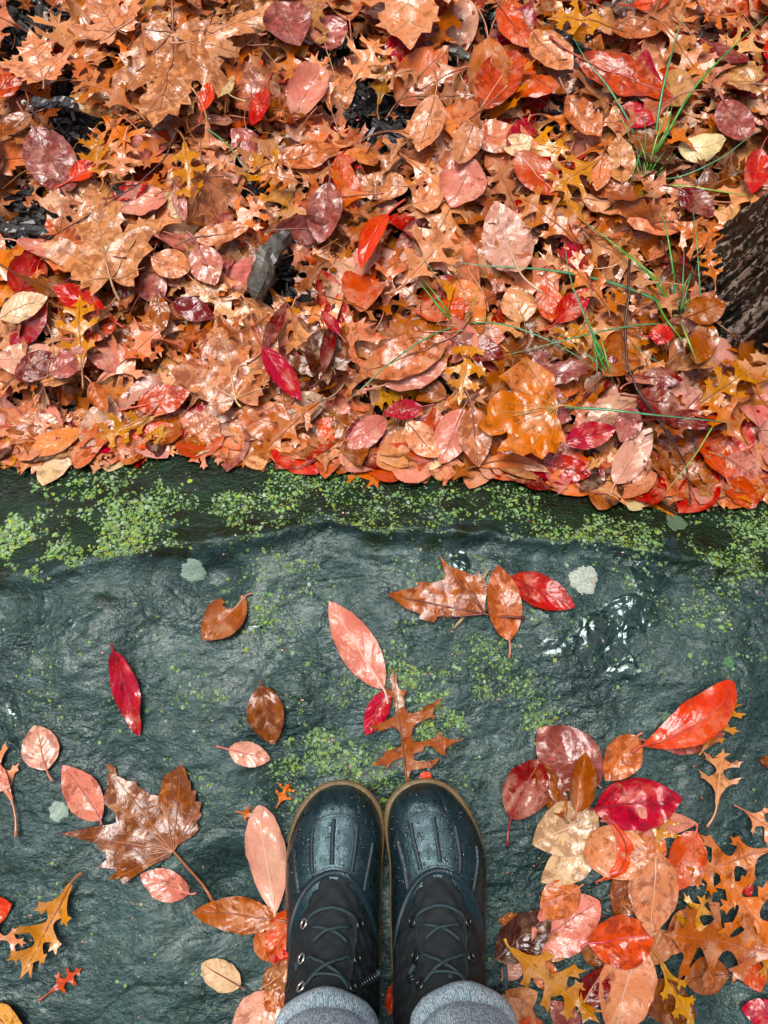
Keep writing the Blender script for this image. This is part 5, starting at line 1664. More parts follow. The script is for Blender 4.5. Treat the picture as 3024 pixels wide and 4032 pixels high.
def tree():
    root = bpy.data.objects.new('tree', None)
    root.location = (TRUNK.x, TRUNK.y, -.1)
    COL.objects.link(root)
    tag(root, 'tree whose dark flaky trunk with pale flecks enters at the right edge', 'tree')
    n, m = 260, 150
    th = np.linspace(0, 2 * math.pi, n + 1)
    zz = np.concatenate([np.linspace(-.03, .5, 110), np.linspace(.52, 4.2, 40)])
    T, Zg = np.meshgrid(th, zz, indexing='ij')
    R = TR_R * (1 + .42 * np.exp(-np.clip(Zg, 0, 9) / .05)) * (1 - .10 * Zg)
    sx, sy = np.cos(T), np.sin(T)
    # lean of the stem
    arc = T + 1.1 * Zg
    a = fbm(sx * 9 + 3, sy * 9 + Zg * 7, 5, 4, .6)
    rid = 1 - np.abs(fbm(np.cos(arc) * 14, np.sin(arc) * 14 + Zg * 9, 15, 4, .6))
    h = .006 * a + .006 * (rid - .6)
    per = .02 * np.sin(T * 3 + .8) + .012 * np.sin(T * 5 + 2)
    R = R + h + per * np.exp(-np.clip(Zg, 0, 9) / .12)
    X, Y = R * sx + .03 * Zg, R * sy + .02 * Zg
    v = np.stack([X, Y, Zg], -1).reshape(-1, 3)
    k = len(zz)
    i, j = np.meshgrid(np.arange(n), np.arange(k - 1), indexing='ij')
    q = (i * k + j).ravel()
    f = np.stack([q, q + k, q + k + 1, q + 1], -1)
    mb = MB()
    mb.v, mb.f, mb.uv = v.tolist(), f.tolist(), [(0, 0)] * len(v)
    hh = np.clip((h - h.mean()) / (h.std() * 2) * .5 + .5, 0, 1).ravel()
    mb.c = np.stack([hh, hh, hh, hh * 0 + 1], -1).tolist()
    mb.hasc = True
    bark = trunk_material()
    mb.build('trunk', bark, root)
    # the tree's unseen limbs and crown, spread wide to break up the sky's reflections
    rg = random.Random(5)
    tips = []
    top = Vector((.12, .08, 4.1))
    for kk in range(13):
        an = kk * 2.4
        st = Vector((.03 * 2, .02 * 2, 0)) + Vector((0, 0, 2.1 + .15 * kk))
        ln = rg.uniform(1.8, 3.4)
        d = Vector((math.cos(an), math.sin(an), rg.uniform(.35, .8))).normalized()
        pts = [st]
        for s_ in range(5):
            d = (d + Vector((rg.uniform(-.2, .2), rg.uniform(-.2, .2), rg.uniform(-.05, .15)))).normalized()
            pts.append(pts[-1] + d * ln / 5)
        mb = MB()
        mb.tube(pts, [.035 * (1 - .16 * t) for t in range(6)], 7, c=(.5, .5, .5, 1))
        tips += [(p, .55) for p in pts[2:]]
        for s_ in range(4):
            p0 = pts[rg.randint(1, 4)]
            d2 = Vector((rg.uniform(-1, 1), rg.uniform(-1, 1), rg.uniform(-.2, .8))).normalized()
            p1 = p0 + d2 * rg.uniform(.4, .8)
            mb.tube([p0, (p0 + p1) / 2 + Vector((0, 0, .05)), p1], [.012, .009, .004], 5, c=(.5, .5, .5, 1))
            tips.append((p1, .4))
        mb.build('limb', bark, root)
    mb = MB()
    for p, r in tips:
        for _ in range(16):
            c = p + Vector((rg.gauss(0, r * .5), rg.gauss(0, r * .5), rg.gauss(0, r * .4)))
            R3 = Euler((rg.uniform(-1, 1), rg.uniform(-1, 1), rg.uniform(0, 6.3))).to_matrix()
            l, w = rg.uniform(.07, .12), rg.uniform(.03, .05)
            vs = [R3 @ Vector(q) + c for q in ((0, 0, 0), (w, l * .35, .01), (w * .7, l * .75, .012), (0, l, 0), (-w * .7, l * .75, .012), (-w, l * .35, .01))]
            col = rg.choice([(.35, .08, .02), (.25, .10, .02), (.30, .03, .02), (.28, .14, .03), (.10, .12, .03)])
            mb.add(vs, [(0, 1, 2, 3), (0, 3, 4, 5)], c=(*col, .3))
    mb.build('crown', M_LITTER, root)


tree()


def added_wood():
    """an unseen ring of trees, added to darken the low sky in the wet reflections"""
    rg = np.random.RandomState(3)
    mb = MB()
    cols = [(.10, .03, .01), (.12, .06, .015), (.04, .06, .02), (.03, .05, .02), (.14, .05, .02)]
    Vs, Fs, Cs = [], [], []
    n = 0
    for k in range(46):
        an = k * 2.39996
        r = 4.2 + 6 * rg.rand()
        cx, cy = r * math.cos(an), r * math.sin(an)
        hgt = rg.uniform(5, 10)
        mb.tube([(cx, cy, -.2), (cx + .1, cy, hgt * .5), (cx + .25, cy + .1, hgt)], [.16, .11, .04], 7, c=(.02, .016, .012, .3))
        for q in range(150):
            z = rg.uniform(.1, 1) ** .8 * hgt
            rad = 1.6 * math.sin(math.pi * min(.97, .12 + .85 * z / hgt)) + .3
            th, rr = rg.uniform(0, 6.28), rad * math.sqrt(rg.rand())
            c = Vector((cx + rr * math.cos(th), cy + rr * math.sin(th), z))
            R3 = Euler(tuple(rg.uniform(-1.2, 1.2, 3))).to_matrix()
            l = rg.uniform(.16, .34)
            vs = [R3 @ Vector(p_) * l + c for p_ in ((0, -1, 0), (.7, -.3, .1), (.5, .6, 0), (0, 1, .1), (-.6, .5, 0), (-.6, -.4, .1))]
            mb.add(vs, [(0, 1, 2, 3), (0, 3, 4, 5)], c=(*cols[rg.randint(5)], .3))
    tag(mb.build('added_wood_ring', M_LITTER), 'added ring of unseen autumn trees that darkens the low sky in reflections', kind='stuff')


added_wood()  # unseen trees, put in for their dark reflections

# ------------------------------------------------------------------ chips, wood, twigs
def chunk(name, A, B, w, h, mat, label, cat, zb=-.05, jag=.3, grp=None):
    A, B = P(*A, zb), P(*B, zb)
    d = (B - A)
    L = d.length
    d.normalize()
    s = Vector((d.y, -d.x, 0))
    mb = MB()
    n, m = 16, 9
    sd_ = random.uniform(0, 50)
    vs, fs = [], []
    for i in range(n + 1):
        t = i / n
        e = (1 - abs(2 * t - 1) ** 5) ** .5 * .7 + .3 if 0 < i < n else .25
        for j in range(m):
            an = 2 * math.pi * j / m
            nn = float(vnoise(np.array([t * 5 + sd_]), np.array([math.cos(an) * 1.6 + 3]), 2)[0])
            r = 1 + jag * 1.6 * nn + .22 * (random.random() - .5)
            vs.append(A + d * (t * L + random.uniform(-.02, .02) * L * (i in (0, n))) + s * (math.cos(an) * w / 2 * r * e) + Vector((0, 0, math.sin(an) * h / 2 * r * e)) + s * (.18 * w * math.sin(t * 5 + sd_)))
    for i in range(n):
        for j in range(m):
            l = (j + 1) % m
            fs.append((i * m + j, i * m + l, (i + 1) * m + l, (i + 1) * m + j))
    fs += [tuple(range(m))[::-1], tuple(n * m + j for j in range(m))]
    mb.add(vs, fs)
    return tag(mb.build(name, mat, smooth=False), label, cat, grp)


chunk('bark_chip', (66, 218), (168, 232), .020, .014, M_CHIP, 'dark blue black bark chip lying in the upper left litter', 'bark chip', -.046)
chunk('charred_stick', (2, 488), (122, 514), .017, .014, M_CHIP, 'black charred stick at the left edge above the narrow pink leaf', 'stick', -.048)
chunk('wood_chunk', (622, 498), (540, 640), .030, .022, M_WOOD, 'grey brown weathered wood chunk upright in the middle of the litter', 'wood', -.046)
chunk('bark_chip', (955, 106), (1042, 128), .013, .010, M_WOOD, 'grey bark chip just right of the golden top leaf', 'bark chip', -.046)
chunk('bark_chip', (1207, 66), (1248, 150), .013, .012, M_CHIP, 'black bark chip beside the specked peach leaf', 'bark chip', -.046)
chunk('bark_chip', (84, -5), (95, 72), .009, .008, M_CHIP, 'thin black bark chip in the mulch gap at the upper left corner', 'bark chip', -.058)
chunk('bark_chip', (240, 405), (268, 420), .012, .008, M_CHIP, 'small black bark chip above the tan sycamore leaf', 'bark chip', -.046)


def twig(lines, r, label, zoff=.006, mat=None, name='twig'):
    root = bpy.data.objects.new(name, None)
    COL.objects.link(root)
    a = P(*lines[0][0], LIT_Z)
    root.location = a
    tag(root, label, 'twig')
    for li, pts in enumerate(lines):
        q = []
        for i, (x, y) in enumerate(pts):
            zf = lambda X, Y: np.where(Y > y_contact(X), LZ(X, Y) + .012, Zs(X, Y) + .006) + zoff
            q.append(P(x, y, zf) - a)
        # rounder run between the given points
        s = []
        for i in range(len(q) - 1):
            for t in (0, .5):
                s.append(q[i].lerp(q[i + 1], t) + Vector((random.gauss(0, .0006), random.gauss(0, .0006), 0)))
        s.append(q[-1])
        n = len(s)
        rr = r * (1 if li == 0 else .6)
        mb = MB()
        mb.tube(s, [rr * (1 - .45 * i / n) * random.uniform(.88, 1.12) for i in range(n)], 7)
        mb.build('stem' if li == 0 else 'branch', mat or M_TWIG, root)
    return root


twig([[(1360, 560), (1358, 640), (1350, 700), (1353, 790), (1375, 840), (1420, 905), (1457, 960), (1482, 1008), (1492, 1088)], [(1478, 985), (1505, 968), (1522, 952)], [(1392, 944), (1425, 925), (1440, 905)]],
     .0020, 'long dark red brown twig crossing the leaves down to the stone edge', .016)
twig([[(385, 270), (370, 310), (350, 350), (295, 400), (200, 460), (95, 522)], [(295, 400), (250, 402)]], .0014, 'thin dark twig slanting through the upper left leaves', .014)
tw = twig([[(52, 222), (68, 236), (108, 282)], [(66, 235), (80, 222)]], .0018, 'short twig with white ends beside the dark bark chip', .016)
mb = MB()
for q in (P(52, 222, -.035), P(66, 234, -.035)):
    V_, F_, U_ = grid_mesh(lambda u, v: Vector((math.cos(u) * math.sin(v), math.sin(u) * math.sin(v), math.cos(v))) * .0042 + q - tw.location, [i * 6.2832 / 10 for i in range(10)], [i * math.pi / 6 for i in range(7)], True)
    mb2 = MB()
    mb2.add(V_, F_)
    mb2.build('bud', simple_mat('pale_bud', (.7, .62, .55), .5), tw)
twig([[(700, 90), (712, 130), (722, 160)]], .0008, 'pale pine needle pair near the large mauve leaf', .016, M_STRAW, 'pine_needle')
twig([[(470, 0), (452, 60), (440, 110)]], .0009, 'fine twig over the rolled tan leaf', .02)

# ------------------------------------------------------------------ grass
M_GR = [simple_mat('green_grass', c, .3, coat=.4, var=(60, c2)) for c, c2 in (((.04, .32, .03), (.10, .46, .06)), ((.06, .28, .11), (.16, .42, .2)), ((.24, .48, .05), (.40, .55, .12)))]


def blade(pts, w, mat, parent, org, z0=-.05, lift=.03):
    q = []
    n = len(pts)
    for i, (x, y) in enumerate(pts):
        t = i / (n - 1)
        q.append(P(x, y, z0 + lift * math.sin(math.pi * min(.95, t * .8 + .02)) + .012 * t) - org)
    # Catmull-Rom
    full = []
    for i in range(n - 1):
        p0, p1, p2, p3 = q[max(i - 1, 0)], q[i], q[i + 1], q[min(i + 2, n - 1)]
        for k in range(6):
            t = k / 6
            full.append(.5 * ((2 * p1) + (p2 - p0) * t + (2 * p0 - 5 * p1 + 4 * p2 - p3) * t * t + (3 * p1 - p0 - 3 * p2 + p3) * t ** 3))
    full.append(q[-1])
    m = len(full)
    vs, fs = [], []
    for i, p in enumerate(full):
        d = (full[min(i + 1, m - 1)] - full[max(i - 1, 0)]).normalized()
        s = d.cross(Vector((0, 0, 1))).normalized()
        u = s.cross(d)
        ww = 1.05 * w * (1 - (i / (m - 1)) ** 2.2 * .92) * (.6 + .4 * min(1, i / 4))
        vs += [p - s * ww, p - u * ww * .35, p + s * ww, p + u * ww * .30]
    for i in range(m - 1):
        a, b_ = i * 4, i * 4 + 4
        fs += [(a, a + 1, b_ + 1, b_), (a + 1, a + 2, b_ + 2, b_ + 1), (a + 2, a + 3, b_ + 3, b_ + 2), (a + 3, a, b_, b_ + 3)]
    fs += [(0, 3, 2, 1), ((m - 1) * 4, (m - 1) * 4 + 1, (m - 1) * 4 + 2, (m - 1) * 4 + 3)]
    mb = MB()
    mb.add(vs, fs)
    return mb.build('blade', mat, parent)


def tuft(base, label, lines, extra=0, spread=60):
    org = P(*base, -.075)
    root = bpy.data.objects.new('grass_tuft', None)
    root.location = org
    COL.objects.link(root)
    tag(root, label, 'grass tuft', 'green grass tufts growing through the litter')
    for i, (pts, w, mi) in enumerate(lines):
        blade(pts, w, M_GR[mi], root, org, -.058 if len(pts) > 2 else -.06, random.uniform(.02, .045))
    for i in range(extra):
        an = random.gauss(math.pi / 2, .7)
        l = random.uniform(.35, 1) * spread
        b0 = (base[0] + random.gauss(0, 6), base[1] + random.gauss(0, 6))
        tip = (b0[0] + math.cos(an) * l, b0[1] - math.sin(an) * l)
        mid = ((b0[0] + tip[0]) / 2 + random.gauss(0, 5), (b0[1] + tip[1]) / 2 + random.gauss(0, 4))
        blade([b0, mid, tip], random.uniform(.0007, .0012), random.choice(M_GR), root, org, -.066, random.uniform(.01, .035))


tuft((1400, 385), 'green grass tuft with wide spread blades in the upper right litter', [
    ([(1383, 345), (1362, 270), (1312, 185), (1270, 135), (1235, 75)], .0021, 1), ([(1412, 345), (1425, 230), (1450, 120), (1484, 2)], .0021, 1), ([(1405, 352), (1440, 290), (1500, 190), (1580, 105), (1668, 25)], .0020, 0),
    ([(1405, 400), (1480, 402), (1560, 414), (1668, 432)], .0019, 2), ([(1410, 390), (1480, 378), (1560, 340), (1600, 310), (1665, 260)], .0012, 1), ([(1398, 385), (1418, 300), (1455, 205)], .0014, 2),
    ([(1390, 372), (1395, 300), (1390, 235)], .0010, 0), ([(1370, 330), (1350, 270), (1318, 220)], .0014, 2), ([(1400, 350), (1440, 280), (1452, 225)], .0016, 0), ([(1402, 360), (1385, 330), (1360, 400)], .0009, 0),
    ([(1395, 400), (1383, 430)], .0009, 0), ([(1402, 356), (1430, 300), (1462, 262)], .0012, 2)], 18, 90)
tuft((1475, 680), 'green grass tuft beside the tree trunk with blades arching left', [
    ([(1457, 672), (1400, 640), (1300, 605), (1180, 583), (1060, 575), (985, 566)], .0024, 1), ([(1455, 665), (1400, 590), (1330, 530), (1262, 478)], .0021, 0), ([(1450, 655), (1420, 600), (1340, 545)], .0012, 2),
    ([(1460, 665), (1455, 590), (1440, 500), (1422, 440)], .0018, 0), ([(1466, 665), (1475, 610), (1478, 530)], .0013, 1), ([(1518, 700), (1512, 620), (1505, 520), (1495, 440)], .0013, 1),
    ([(1470, 690), (1485, 730), (1507, 785)], .0020, 2), ([(1450, 700), (1380, 702), (1280, 720), (1180, 745), (1075, 772)], .0013, 1), ([(1410, 635), (1440, 690), (1495, 760)], .0016, 0),
    ([(1468, 668), (1478, 620), (1498, 580)], .0012, 1), ([(1470, 690), (1480, 640), (1497, 575)], .0011, 1)], 15, 60)
tuft((990, 707), 'small grass tuft left of the others with a blade reaching the stone edge', [
    ([(985, 703), (950, 665), (905, 608)], .0020, 0), ([(988, 703), (955, 655), (910, 598)], .0014, 0), ([(985, 705), (930, 725), (850, 778), (780, 840), (716, 895)], .0013, 1),
    ([(975, 705), (1060, 697), (1150, 720), (1240, 765), (1312, 820)], .0013, 1), ([(1000, 700), (1020, 660), (1035, 605)], .0009, 2), ([(1005, 700), (1040, 690), (1070, 680)], .0008, 2)], 5, 35)
tuft((1300, 790), 'low grass tuft above the golden sycamore leaf', [
    ([(1328, 830), (1300, 760), (1262, 680), (1232, 600), (1219, 520)], .0017, 1), ([(1320, 825), (1290, 760), (1270, 690)], .0017, 0), ([(1310, 800), (1285, 740), (1262, 725)], .0010, 2),
    ([(1312, 822), (1280, 775), (1240, 758)], .0010, 1), ([(1300, 790), (1290, 745), (1275, 715)], .0012, 0), ([(1285, 850), (1290, 790), (1280, 740)], .0010, 1), ([(1325, 828), (1312, 780), (1290, 700)], .0013, 2)], 15, 60)
for pts, w, mi, lab in [([(1208, 880), (1300, 884), (1420, 897), (1595, 914)], .0020, 1, 'straight green grass blade lying level right of the golden sycamore leaf'),
                        ([(1575, 878), (1550, 905), (1500, 985), (1434, 1068)], .0013, 2, 'yellow green grass blade slanting to the stone edge under the twig'),
                        ([(430, 268), (478, 300), (518, 345), (545, 385)], .0013, 1, 'thin curved green grass blade in the upper left litter'),
                        ([(895, 530), (930, 580), (955, 620)], .0008, 1, 'short thin grass blade right of the bright red folded leaf'),
                        ([(1365, 740), (1400, 770), (1440, 790)], .0008, 1, 'faint short grass blade between twig and small glossy red leaf')]:
    org = P(*pts[0], -.05)
    o = bpy.data.objects.new('grass', None)
    o.location = org
    COL.objects.link(o)
    blade(pts, w, M_GR[mi], o, org, -.045, .02)
    tag(o, lab, 'grass blade')

# ------------------------------------------------------------------ the person: boots and trouser legs
def rubber_material():
    m, nt, b = new_mat('wet_black_rubber')
    g = N(nt)
    pos = g.coord('Object')
    c = g.mix(g.ramp(g.noise(pos, 40, 5, .6), [(.4, 0), (.6, 1)]), (.003, .010, .013), (.008, .022, .027))
    nt.links.new(c, b.inputs['Base Color'])
    r = g.ramp(g.noise(pos, 70, 4, .6, .5), [(.42, .14), (.56, .40)])
    nt.links.new(r, b.inputs['Roughness'])
    b.inputs['Specular IOR Level'].default_value = .7
    b.inputs['Specular Tint'].default_value = (.6, .92, 1, 1)
    h = g.math('ADD', g.noise(pos, 500, 3, .6), g.math('MULTIPLY', g.noise(pos, 90, 3), .8))
    nt.links.new(g.bump(h, .5, .0012), b.inputs['Normal'])
    return m


def wave_mat(name, c1, c2, scale, rough, dist, rotz=.0):
    m, nt, b = new_mat(name)
    g = N(nt)
    w = nt.nodes.new('ShaderNodeTexWave')
    w.wave_type = 'BANDS'
    w.bands_direction = 'DIAGONAL'
    nt.links.new(g.coord('Object'), w.inputs['Vector'])
    w.inputs['Scale'].default_value = scale
    b.inputs['Base Color'].default_value = (*c1, 1)
    b.inputs['Roughness'].default_value = rough
    nt.links.new(g.bump(w.outputs[1], .8, dist * .4), b.inputs['Normal'])
    return m


def knit_material():
    m, nt, b = new_mat('blue_heather_knit')
    g = N(nt)
    uv = g.coord('UV')
    sp = nt.nodes.new('ShaderNodeSeparateXYZ')
    nt.links.new(uv, sp.inputs[0])
    # columns of small slanting stitches
    cx = g.math('MULTIPLY', sp.outputs[0], 190.0)
    fr = g.math('ABSOLUTE', g.math('SUBTRACT', g.math('FRACT', cx), .5))
    cy = g.math('ADD', g.math('MULTIPLY', sp.outputs[1], 260.0), g.math('MULTIPLY', fr, 1.4))
    fy = g.math('ABSOLUTE', g.math('SUBTRACT', g.math('FRACT', cy), .5))
    h = g.math('ADD', g.math('MULTIPLY', g.math('SUBTRACT', .5, fr), 1.2), g.math('MULTIPLY', g.math('SUBTRACT', .5, fy), .8))
    cell = nt.nodes.new('ShaderNodeCombineXYZ')
    nt.links.new(g.math('FLOOR', g.math('MULTIPLY', cx, 2.0)), cell.inputs[0])
    nt.links.new(g.math('FLOOR', g.math('MULTIPLY', cy, .5)), cell.inputs[1])
    wn_ = nt.nodes.new('ShaderNodeTexWhiteNoise')
    nt.links.new(cell.outputs[0], wn_.inputs[0])
    c = g.mix(g.ramp(wn_.outputs[0], [(.25, 0), (.75, 1)]), (.14, .33, .48), (.74, .90, .98))
    c = g.mix(g.ramp(fr, [(.36, 0.0), (.5, .8)]), c, (.06, .16, .26))
    nt.links.new(c, b.inputs['Base Color'])
    b.inputs['Roughness'].default_value = .95
    b.inputs['Sheen Weight'].default_value = .3
    nt.links.new(g.bump(h, 1.0, .0007), b.inputs['Normal'])
    return m


M_RUB = rubber_material()
M_RIB = wave_mat('embossed_rubber', (.010, .026, .032), None, 230, .28, .0012)
M_SOLE = simple_mat('gum_brown_sole', (.13, .080, .028), .35, (250, .6, .002), .3, var=(60, (.20, .13, .05)))
M_FAB = simple_mat('black_quilted_fabric', (.006, .010, .012), .75, (900, .7, .0012), 0, var=(90, (.010, .017, .020)))
M_LACE = simple_mat('dark_teal_lace', (.022, .048, .056), .5, (900, 1.0, .001))
M_STEEL = simple_mat('nickel_eyelet', (.75, .75, .72), .22, metal=1.0)
M_DULL = simple_mat('dark_metal_eyelet', (.10, .11, .11), .35, metal=1.0)  # darker metal, on all but the left boot's outer eyelets
M_SEAM = simple_mat('dark_seam', (.002, .005, .006), .5)
M_KNIT = knit_material()
m, nt, b = new_mat('water_drop')
b.inputs['Base Color'].default_value = (1, 1, 1, 1)
b.inputs['Roughness'].default_value = .02
b.inputs['IOR'].default_value = 1.33
b.inputs['Transmission Weight'].default_value = 1.0
M_DROP = m

person = bpy.data.objects.new('person', None)
COL.objects.link(person)
person.location = (0, -.25, 0)
tag(person, 'person in black duck boots and blue knit trousers standing on the wet stone', 'person')
PL = Vector(person.location)


def interp(t, xs, ys):
    return float(np.interp(t, xs, ys))


def make_boot(sg, xt, xm, ytoe, z0, label):
    """sg +1: the boot on the picture's right. d runs from the toe back, angles run across."""
    def xc(d):
        return interp(d, [-.01, .02, .08, .16, .32], [xt, xt, xm - sg * .002, xm, xm])

    def hw(d, pad=0.0):
        q = max(0.0, min(1.0, (d) / .082))
        base = .0540 * (1 - (1 - q) ** 2.3) ** (1 / 2.1)
        base *= interp(d, [.08, .13, .2, .28], [1, .985, .93, .88])
        if d > .275:
            base *= math.sqrt(max(0, 1 - ((d - .275) / .036) ** 2))
        return base + pad

    def skew(d, s):      # the outer side swells more than the inner one
        return 1 + .06 * sg * s * math.exp(-((d - .09) / .05) ** 2)

    def top(d):
        q = max(0.0, min(1.0, d / .034))
        a = .014 + .038 * (1 - (1 - q) ** 2.2) ** (1 / 2.2)
        return a + interp(d, [.034, .06, .09, .13, .31], [0, .004, .012, .018, .018])

    def G(d, a, off=0.0):
        """point on the rubber shell"""
        def pt(d, a):
            s, c = math.sin(a), math.cos(a)
            w = hw(d)
            x = xc(d) + w * (1 if s >= 0 else -1) * abs(s) ** .85 * skew(d, 1 if s >= 0 else -1)
            z = .012 + (top(d) - .012) * abs(c) ** .72
            return Vector((x, ytoe - .0050 - d, z0 + z))
        p = pt(d, a)
        if off:
            e = 1e-3
            n = (pt(d + e, a) - pt(max(d - e, 1e-4), a)).cross(pt(d, a + e * 8) - pt(d, a - e * 8))
            n.normalize()
            if n.z < 0:
                n = -n
            p = p + n * off
        return p - PL

    S_ = [0, .14, .28, .42, .56, .70, .85, 1]

    def F2(s, t, off=0.0, quilt=True):
        def pt(s, t):
            d = interp(s, S_, [.080, .108, .134, .155, .170, .183, .196, .204])
            z = interp(s, S_, [.056, .078, .096, .116, .140, .170, .210, .250])
            w = interp(s, S_, [.042, .047, .048, .046, .043, .040, .038, .038])
            dep = interp(s, S_, [.100, .095, .085, .072, .064, .060, .058, .056])
            dr = interp(s, S_, [.030, .040, .046, .046, .034, .015, .004, 0])
            c = math.cos(t)
            return Vector((xc(d) + w * math.copysign(abs(math.sin(t)) ** .9, math.sin(t)), ytoe - .0075 - d - dep * (1 - c), z0 + z - dr * (1 - c)))
        p = pt(s, t)
        e = 2e-3
        n = (pt(s + e, t) - pt(s - e, t)).cross(pt(s, t + e) - pt(s, t - e))
        if n.length > 0:
            n.normalize()
        if n.z < 0 and s < .5 or n.y < 0 and s >= .5 and abs(t) < 1.4:
            n = -n
        q = 0
        if quilt and s > .01:
            a, b_ = (s * 11 + t * 2.2), (s * 11 - t * 2.2)
            q = .0030 * min(1, 3.2 * min(abs((a % 1) - .5), abs((b_ % 1) - .5)) + .0)
            q *= 1 if abs(t) > .45 or s < .22 else .4
        return p + n * (off + q) - PL

    root_me = MB()
    ds = [.34 * (i / 60) ** 1.7 for i in range(61)]
    ds = [min(d, .3108) for d in ds]
    an = [math.radians(-90 + 180 * j / 40) for j in range(41)]
    V_, F_, U_ = grid_mesh(lambda d, a: G(max(d, .0002), a), ds, an)
    root_me.add(V_, F_)
    boot = root_me.build('boot', M_RUB, person)
    boot['label'] = label

    # sole with a groove round it
    prof = [(-.010, -.004), (.0, -.003), (.0018, .001), (.0018, .0075), (.0002, .0088), (.0002, .0096), (.0026, .0108), (.0026, .0160), (.0012, .0178), (-.006, .0182)]
    ring = []
    dl = [-.0038 + .3146 * (0.5 - 0.5 * math.cos(math.pi * i / 40)) for i in range(41)]
    def sole_pt(d, side, off):
        dd = (d + .0038)
        toe = math.exp(-(max(dd, 0) / .03) ** 2)
        w = hw(dd * .985, 0) + .0022 - .0035 * sstep(.02, .08, dd)
        q = d + off * 0
        return Vector((xc(d) + side * w * skew(d, side), ytoe - .0075 - q, 0))
    loop = [sole_pt(d, 1, 0) for d in dl] + [sole_pt(d, -1, 0) for d in dl[::-1]]
    ctr = Vector((xm, ytoe - .15, 0))
    mb = MB()
    n = len(loop)
    vs = []
    for off, z in prof:
        for i, p in enumerate(loop):
            tg = (loop[(i + 1) % n] - loop[(i - 1) % n])
            nn = Vector((tg.y, -tg.x, 0)).normalized() if tg.length > 1e-7 else Vector((0, 1, 0))
            if nn.dot(p - ctr) < 0:
                nn = -nn
            vs.append(Vector((p.x + nn.x * off, p.y + nn.y * off, z0 + z)) - PL)
    fs = []
    for k in range(len(prof) - 1):
        for i in range(n):
            j = (i + 1) % n
            fs.append((k * n + i, k * n + j, (k + 1) * n + j, (k + 1) * n + i))
    fs.append(tuple(range(n)))
    mb.add(vs, fs)
    mb.build('sole', M_SOLE, boot)

    # quilted fabric upper
    mb = MB()
    V_, F_, U_ = grid_mesh(lambda s, t: F2(s, t), [i / 70 for i in range(71)], [math.radians(-180 + 360 * j / 96) for j in range(97)])
    mb.add(V_, F_)
    mb.build('fabric_upper', M_FAB, boot)

    def strip(fn, pts, w, h, name, mat, n=5):
        """a raised band along pts on the surface fn(a, b, off); w is its half width as a side step given by pts"""
        vs, fs = [], []
        m_ = len(pts)
        for i, (a, b_) in enumerate(pts):
            a0, b0 = pts[max(i - 1, 0)]
            a1, b1 = pts[min(i + 1, m_ - 1)]
            c = fn(a, b_, 0)
            tg = fn(a1, b1, 0) - fn(a0, b0, 0)
            up = fn(a, b_, .001) - c
            sd2 = tg.cross(up).normalized()
            up.normalize()
            for k in range(n):
                x = -1 + 2 * k / (n - 1)
                vs.append(c + sd2 * w * x + up * (h * (1 - abs(x) ** 4) - .0006))
        for i in range(m_ - 1):
            for k in range(n - 1):
                fs.append((i * n + k, i * n + k + 1, (i + 1) * n + k + 1, (i + 1) * n + k))
        mb = MB()
        mb.add(vs, fs)
        return mb.build(name, mat, boot)

    ta = [-1 + 2 * i / 40 for i in range(41)]
    strip(G, [(.086 + .085 * abs(t) ** 1.7, math.radians(74) * t) for t in ta], .0042, .0022, 'collar', M_RIB)
    strip(G, [(.0805 + .083 * abs(t) ** 1.7, math.radians(74) * t) for t in ta], .0007, .0016, 'seam', M_SEAM, 3)
    ap = lambda a: .030 + .052 * (abs(a) / 70) ** 1.9
    strip(G, [(ap(70 * t), math.radians(70) * t) for t in ta], .0007, .0011, 'seam', M_SEAM, 3)
    strip(G, [(ap(70 * t) - .003, math.radians(70) * t) for t in ta], .0016, .0010, 'seam', M_RIB, 3)
    for a0, a1 in ((-56, -40), (-30, -21), (-4, -2), (24, 18), (50, 38)):
        A0, A1 = a0 * sg * -1, a1 * sg * -1
        pts = []
        for i in range(15):
            t = i / 14
            a = A0 + (A1 - A0) * t
            d0, d1 = ap(A0) + .002, .082 + .085 * (abs(A1) / 74) ** 1.7 - .004
            pts.append((d0 + (d1 - d0) * t, math.radians(a)))
        strip(G, pts, .0030, .0022, 'toe_rib', M_RIB)
        pts2 = [(d, a + math.radians(5.2)) for d, a in pts]
        strip(G, pts2, .0005, .0010, 'seam', M_SEAM, 3)
    for a0 in (-26, 2, 30):
        pts = [(.006 + .022 * i / 10, math.radians(a0 * sg * -1 * (1.0 + .25 * (1 - i / 10)))) for i in range(11)]
        strip(G, pts, .0030, .0008, 'toe_rib', M_RIB)

    # eyestays, eyelets, laces
    for s in (-1, 1):
        strip(F2, [(.20 + .55 * i / 20, s * (.50 - .10 * i / 20)) for i in range(21)], .0022, .0026, 'eyestay', M_FAB)
    rows = [(.19, .56), (.37, .52), (.53, .50)]
    for ri, (s0, t0) in enumerate(rows):
        for sd3 in (-1, 1):
            c = F2(s0, sd3 * t0, .0020)
            up = (F2(s0, sd3 * t0, .006) - F2(s0, sd3 * t0, .002)).normalized()
            u = up.cross(Vector((0, 1, 0))).normalized()
            v = up.cross(u)
            mb = MB()
            mb.tube([c + (u * math.cos(q) + v * math.sin(q)) * .0046 for q in [6.2832 * k / 16 for k in range(16)]], .0013, 6, closed=True)
            mb.build('eyelet', M_STEEL if (sg < 0 and sd3 < 0) else M_DULL, boot)

    def lace(path, r=.0018, name='lace', mat=M_LACE):
        pts = []
        for i in range(len(path) - 1):
            a, b_ = path[i], path[i + 1]
            for k in range(6):
                t = k / 6
                pts.append(tuple(a[q] + (b_[q] - a[q]) * t for q in range(3)))
        pts.append(path[-1])
        p3 = [F2(a, t, o_, False) for a, t, o_ in pts]
        mb = MB()
        mb.tube(p3, r, 6)
        return mb.build(name, mat, boot)
